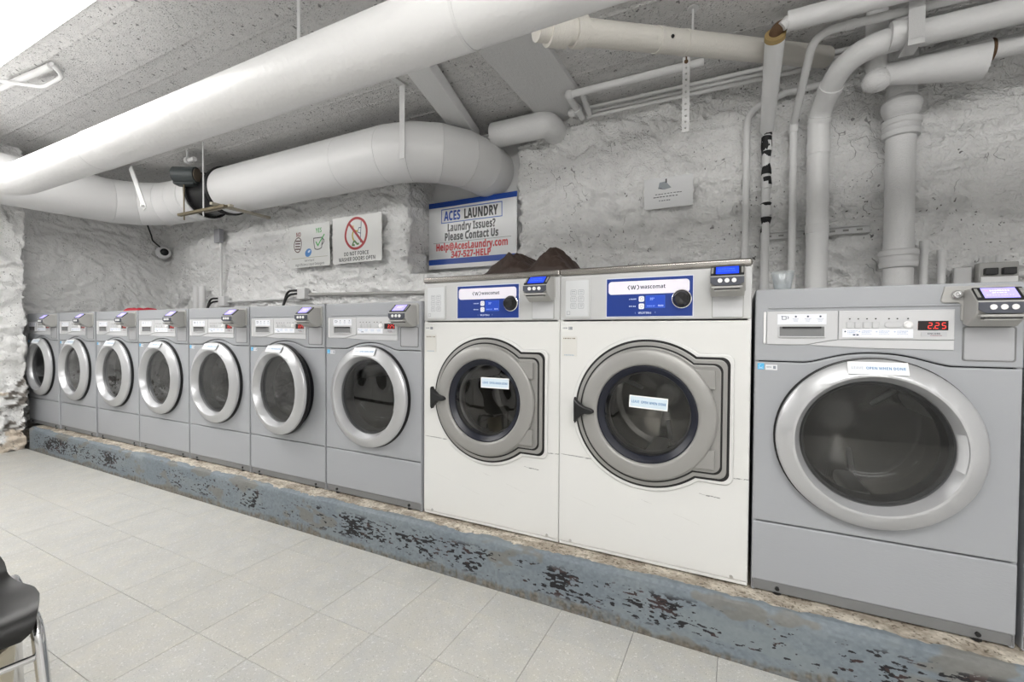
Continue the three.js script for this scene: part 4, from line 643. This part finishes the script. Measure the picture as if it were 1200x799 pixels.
sign('wall_sign', 'sign', 'large white wall sign with blue bars reading ACES LAUNDRY and a red mail address', -2.06, 1.993, -1.475, 0.885, 0.592, 0.01, P(1200, 800, (g, w, h) => {
  g.fillStyle = '#e6e7e8'; g.fillRect(0, 0, w, h); g.fillStyle = '#1d4aa6'; g.fillRect(0, 0, w, 62); g.fillRect(0, h - 118, w, 66); g.fillStyle = '#efefef'; g.fillRect(0, h - 52, w, 52);
  g.strokeStyle = '#2a5cb4'; g.lineWidth = 10; g.strokeRect(186, 92, 826, 160); bold(g, 'ACES', 340, 174, 150, '#1d4aa6', 0.66); bold(g, 'LAUNDRY', 732, 174, 150, '#17181b', 0.66);
  bold(g, 'Laundry Issues?', 600, 316, 122, '#1b1c20', 0.7); bold(g, 'Please Contact Us', 600, 424, 122, '#1b1c20', 0.7); g.fillStyle = '#555'; g.fillRect(70, 486, 1060, 4);
  bold(g, 'Help@AcesLaundry.com', 600, 540, 112, '#c8242c', 0.76); bold(g, '347-527-HELP', 600, 636, 104, '#cc3038', 0.82);
}, { rough: 0.3 }), 0.006);
sign('wall_notice', 'sign', 'white notice reading NO and YES above two drawn cups, left of the pair of notices', -3.68, 1.957, -1.155, 0.555, 0.405, 0.02, P(768, 560, (g, w, h) => {
  g.fillStyle = '#dddedc'; g.fillRect(0, 0, w, h); txt(g, 'NO', 170, 116, 80, '#7a2626', 0.8); txt(g, 'YES', 560, 92, 84, '#1f9a34', 0.8);
  g.strokeStyle = '#4a1f24'; g.lineWidth = 12; g.beginPath(); g.ellipse(165, 255, 72, 98, 0, 0, 7); g.stroke(); g.lineWidth = 16; for (const y of [200, 236, 272, 308]) { g.beginPath(); g.moveTo(118, y); g.lineTo(214, y + 6); g.stroke(); }
  g.strokeStyle = '#24262a'; g.lineWidth = 11; g.beginPath(); g.moveTo(470, 190); g.lineTo(496, 330); g.quadraticCurveTo(560, 356, 622, 322); g.lineTo(642, 190); g.closePath(); g.stroke(); g.beginPath(); g.moveTo(640, 210); g.quadraticCurveTo(700, 230, 626, 290); g.stroke();
  g.strokeStyle = '#2aa440'; g.lineWidth = 16; g.beginPath(); g.moveTo(520, 240); g.lineTo(556, 292); g.lineTo(668, 150); g.stroke(); g.fillStyle = '#4f86c6'; g.beginPath(); g.ellipse(370, 372, 66, 50, -0.5, 0, 7); g.fill(); g.fillStyle = '#cfe0f2'; g.beginPath(); g.ellipse(386, 356, 26, 14, -0.5, 0, 7); g.fill();
  g.fillStyle = '#8a8a66'; g.fillRect(40, 434, 680, 4); txt(g, 'Use ¼ Cup of', 384, 472, 40, '#2d2d2f', 0.8, 'normal'); txt(g, 'High Efficiency Liquid Detergent', 384, 524, 46, '#2d2d2f', 0.86, 'normal');
}));
sign('wall_notice', 'sign', 'white notice with a red prohibition ring reading DO NOT FORCE WASHER DOORS OPEN', -3.065, 1.968, -1.155, 0.595, 0.42, 0.022, P(768, 560, (g, w, h) => {
  g.fillStyle = '#e0e0de'; g.fillRect(0, 0, w, h);
  g.strokeStyle = '#31425c'; g.lineWidth = 9; g.beginPath(); g.moveTo(452, 74); g.lineTo(452, 330); g.moveTo(452, 150); g.lineTo(420, 150); g.lineTo(400, 200); g.lineTo(450, 220); g.stroke();
  g.strokeStyle = '#b8a23c'; g.lineWidth = 20; g.beginPath(); g.moveTo(404, 190); g.lineTo(338, 176); g.quadraticCurveTo(300, 240, 352, 300); g.stroke(); g.strokeStyle = '#4f7a42'; g.lineWidth = 22; g.beginPath(); g.moveTo(352, 300); g.lineTo(330, 350); g.lineTo(366, 356); g.moveTo(356, 300); g.lineTo(404, 344); g.lineTo(430, 340); g.stroke(); g.fillStyle = '#d9c08a'; g.beginPath(); g.arc(322, 132, 20, 0, 7); g.fill();
  g.strokeStyle = '#a4262b'; g.lineWidth = 30; g.beginPath(); g.ellipse(378, 214, 168, 182, 0, 0, 7); g.stroke(); g.beginPath(); g.moveTo(262, 88); g.lineTo(494, 340); g.stroke();
  txt(g, 'DO NOT FORCE', 378, 452, 64, '#2a2b2e', 0.86); txt(g, 'WASHER DOORS OPEN', 384, 516, 64, '#2a2b2e', 0.86);
}));
sign('wall_notice', 'sign', 'faded white sheet with a small grey picture, alone on the bare stone wall', -0.44, 2.108, -1.435, 0.32, 0.21, 0.012, P(512, 336, (g, w, h) => {
  g.fillStyle = '#e2e3e4'; g.fillRect(0, 0, w, h); g.fillStyle = '#9aa0a6'; g.beginPath(); g.moveTo(150, 120); g.lineTo(164, 50); g.lineTo(230, 44); g.lineTo(250, 70); g.lineTo(290, 120); g.lineTo(220, 134); g.closePath(); g.fill(); g.fillStyle = '#4a4c50'; g.beginPath(); g.moveTo(150, 110); g.lineTo(214, 134); g.lineTo(180, 112); g.fill(); g.fillRect(226, 16, 16, 44);
  smear(g, 120, 176, 290, 9, '#5d6064', 8); smear(g, 100, 206, 270, 8, '#4c4f54', 9); smear(g, 160, 246, 130, 5, '#8a8d92', 12);
}, { rough: 0.6 }));
// ---------- loose things ----------
function heap(W, D, f, nx = 90, nz = 44) { // cloth heap with folds, closed below
  const pos = [], idx = [], uv = [];
  for (const top of [1, 0]) for (let i = 0; i <= nx; i++) for (let j = 0; j <= nz; j++) { const u = i / nx, v = j / nz, e = Math.min(1, 9 * Math.min(u, 1 - u), 5 * Math.min(v, 1 - v)), r = 1 - 0.25 * Math.pow(Math.abs(2 * u - 1), 6); const [hh, ox] = f(u, v); pos.push((u - 0.5) * W + ox, top ? 0.006 + hh * Math.sqrt(Math.max(0, e)) : 0, (v - 0.5) * D * r); uv.push(u * W, v * D); }
  const n = (nx + 1) * (nz + 1); for (let i = 0; i < nx; i++) for (let j = 0; j < nz; j++) { const a = i * (nz + 1) + j, b = a + nz + 1; idx.push(a, a + 1, b, a + 1, b + 1, b, n + a, n + b, n + a + 1, n + a + 1, n + b, n + b + 1); }
  const edge = []; for (let i = 0; i < nx; i++) edge.push([i * (nz + 1), (i + 1) * (nz + 1)], [(i + 1) * (nz + 1) + nz, i * (nz + 1) + nz]); for (let j = 0; j < nz; j++) edge.push([j + 1, j], [nx * (nz + 1) + j, nx * (nz + 1) + j + 1]);
  for (const [a, b] of edge) idx.push(a, b, n + a, b, n + b, n + a);
  const g = new THREE.BufferGeometry(); g.setAttribute('position', new THREE.Float32BufferAttribute(pos, 3)); g.setAttribute('uv', new THREE.Float32BufferAttribute(uv, 2)); g.setIndex(idx); g.computeVertexNormals(); return g;
}
const mBrown = M([0.034, 0.02, 0.015], 0.55, 0, { bumpMap: rep(bumpWrap, 4), bumpScale: 0.004, side: THREE.DoubleSide });
const garment = mesh('brown_garment', heap(0.5, 0.3, (u, v) => { const a = Math.exp(-(((u - 0.32) / 0.2) ** 2)) * 0.092, b = Math.exp(-(((u - 0.74) / 0.17) ** 2)) * 0.1, c = Math.max(a, b) + 0.02; return [Math.max(0.012, c * (0.72 + 0.28 * Math.sin(v * 3)) * (0.8 + 0.75 * (ridge(u * 5 + v * 2.5, v * 3.2 - u * 1.5, 3, 3) - 0.5))) * (u > 0.86 ? 1 - (u - 0.86) * 5.5 : 1), 0.012 * Math.sin(v * 7)]; }), mBrown);
garment.position.set(-0.9, KY + 1.1915, -0.22); tag(garment, 'garment', 'crumpled dark brown garment lying on top of the two tall white washers');
const cloth = mesh('red_cloth', heap(0.24, 0.2, (u, v) => [0.03 * (0.6 + 0.8 * fbm(u * 5, v * 5, 2, 2)), 0], 30, 20), M([0.5, 0.03, 0.05], 0.8)); cloth.position.set(-4.66, KY + GH - 0.002, -0.22); tag(cloth, 'cloth', 'small red cloth lying on top of the third grey washer from the far wall');
{
  const c = mesh('plastic_cup', latheY([[0.0001, 0.002], [0.026, 0.002], [0.0275, 0.006], [0.038, 0.07], [0.0395, 0.071], [0.0395, 0.0725], [0.0368, 0.0725], [0.0262, 0.008], [0.0245, 0.005], [0.0001, 0.005]], 36), M([0.9, 0.92, 0.93], 0.08, 0, { transmission: 0.85, thickness: 0, ior: 1.45 })); c.position.set(0.147, KY + GH, -0.12); tag(c, 'cup', 'clear plastic cup standing on the left end of the nearest grey washer');
}
// moulded chair at the lower left
{
  const t = thing('plastic_chair', 'chair', 'black moulded plastic chair with chrome legs, cut off by the lower left corner', null, -1.7805, 0, 1.568, -0.15), prof = [[0.245, 0.395], [0.25, 0.425], [0.225, 0.443], [0.12, 0.437], [0.0, 0.43], [-0.06, 0.45], [-0.1, 0.53], [-0.13, 0.66], [-0.16, 0.83]];
  const crv = new THREE.CatmullRomCurve3(prof.map(([x, y]) => V(x, y, 0))), n = 44, m = 26, pos = [], idx = [];
  const hw = (s) => (s < 0.18 ? 0.205 + 0.045 * Math.sqrt(Math.max(0, s / 0.18)) : s < 0.5 ? 0.25 - 0.035 * ss(0.25, 0.5, s) : 0.215 - 0.05 * ss(0.5, 0.68, s) - 0.04 * ss(0.85, 1, s));
  for (const side of [0, 1]) for (let i = 0; i <= n; i++) { const s = i / n, p = crv.getPointAt(s), T = crv.getTangentAt(s), N = V(T.y, -T.x, 0); for (let j = 0; j <= m; j++) { const b = (j / m) * 2 - 1, e = Math.pow(Math.abs(b), 3), o = 0.02 * e * (s < 0.2 ? s / 0.2 : 1) - (side ? 0.009 : 0); pos.push(p.x + N.x * o, p.y + N.y * o, b * hw(s)); } }
  const k = (n + 1) * (m + 1), w = m + 1; for (let i = 0; i < n; i++) for (let j = 0; j < m; j++) { const a = i * w + j, b = a + w; idx.push(a, b, a + 1, a + 1, b, b + 1, k + a, k + a + 1, k + b, k + a + 1, k + b + 1, k + b); }
  const rim = []; for (let i = 0; i < n; i++) rim.push([i * w, (i + 1) * w], [(i + 1) * w + m, i * w + m]); for (let j = 0; j < m; j++) rim.push([j + 1, j], [n * w + j, n * w + j + 1]); for (const [a, b] of rim) idx.push(a, k + a, b, b, k + a, k + b);
  let g = new THREE.BufferGeometry(); g.setAttribute('position', new THREE.Float32BufferAttribute(pos, 3)); g.setIndex(idx); g = toCreasedNormals(g, 0.8);
  mesh('seat_shell', g, M(0.009, 0.45, 0, { bumpMap: rep(bumpFine, 8), bumpScale: 0.0005, side: THREE.DoubleSide }), t);
  for (const s of [-1, 1]) for (const f of [1, -1]) { const z = s * 0.235; mesh('leg', [0, 0.024].map((o) => tube(f > 0 ? [V(0.1, 0.418, z), V(0.2 + o, 0.418, z), V(0.29 + o, 0.012, z + s * 0.02)] : [V(0.05, 0.418, z), V(-0.12 - o, 0.418, z), V(-0.22 - o, 0.012, z + s * 0.02)], 0.0115, 0.06, 14)), mChrome, t); mesh('foot', cyl(0.016, 0.024, (f > 0 ? 0.305 : -0.235), 0.0125, z + s * 0.02, 'y', 14), mBlack, t); }
  for (const g of [tube([V(0.235, 0.34, -0.24), V(0.235, 0.34, 0.24)], 0.008, 0, 12), tube([V(-0.15, 0.3, -0.24), V(-0.15, 0.3, 0.24)], 0.008, 0, 12), tube([V(-0.2, 0.414, -0.1), V(0.2, 0.414, -0.1)], 0.008, 0, 12)].slice(0, 2)) mesh('stretcher', g, mChrome, t);
  const b = thing('waste_bin', 'bin', 'cream plastic bin standing below the seat of the black chair', null, -1.71, 0, 1.5); mesh('bin_body', latheY([[0.0001, 0.001], [0.118, 0.001], [0.122, 0.006], [0.14, 0.33], [0.146, 0.336], [0.146, 0.346], [0.139, 0.346], [0.118, 0.012], [0.0001, 0.012]], 40), M([0.68, 0.62, 0.48], 0.5), b);
}
// the opposite row of dryers, seen only mirrored in the door glass
{
  const t = thing('stacked_dryer', 'dryer', 'white dryer of the opposite row, nearest the far stone wall, seen only as a reflection', 'dryers of the opposite row', -5.4, 0, 3.86, Math.PI);
  mesh('cabinet', [bx(0.78, 1.9, 0.8, 0, 1.02, 0, 0.01)], mWhite, t); mesh('plinth', [bx(0.76, 0.08, 0.76, 0, 0.04, 0)], mBlack, t);
  for (const y of [0.55, 1.4]) { const d = sub('door', t, 0, y, 0.4); mesh('door_ring', lathe([[0.3, 0], [0.3, 0.02], [0.27, 0.035], [0.22, 0.03], [0.215, 0.0]], 48), mSilver, d); mesh('door_glass', lathe([[0.22, 0.015], [0.0001, 0.018]], 40), mBlack, d); mesh('panel', [bx(0.6, 0.1, 0.01, 0, 0.38, 0.003, 0.004)], mGreyLight, d); }
  for (let i = 1; i < 5; i++) dup(t, `white dryer of the opposite row, ${['second', 'third', 'fourth', 'last'][i - 1]} from the far wall, seen only mirrored`, -5.4 + 0.8 * i, 0, 3.86);
}
renderer.render(scene, camera);
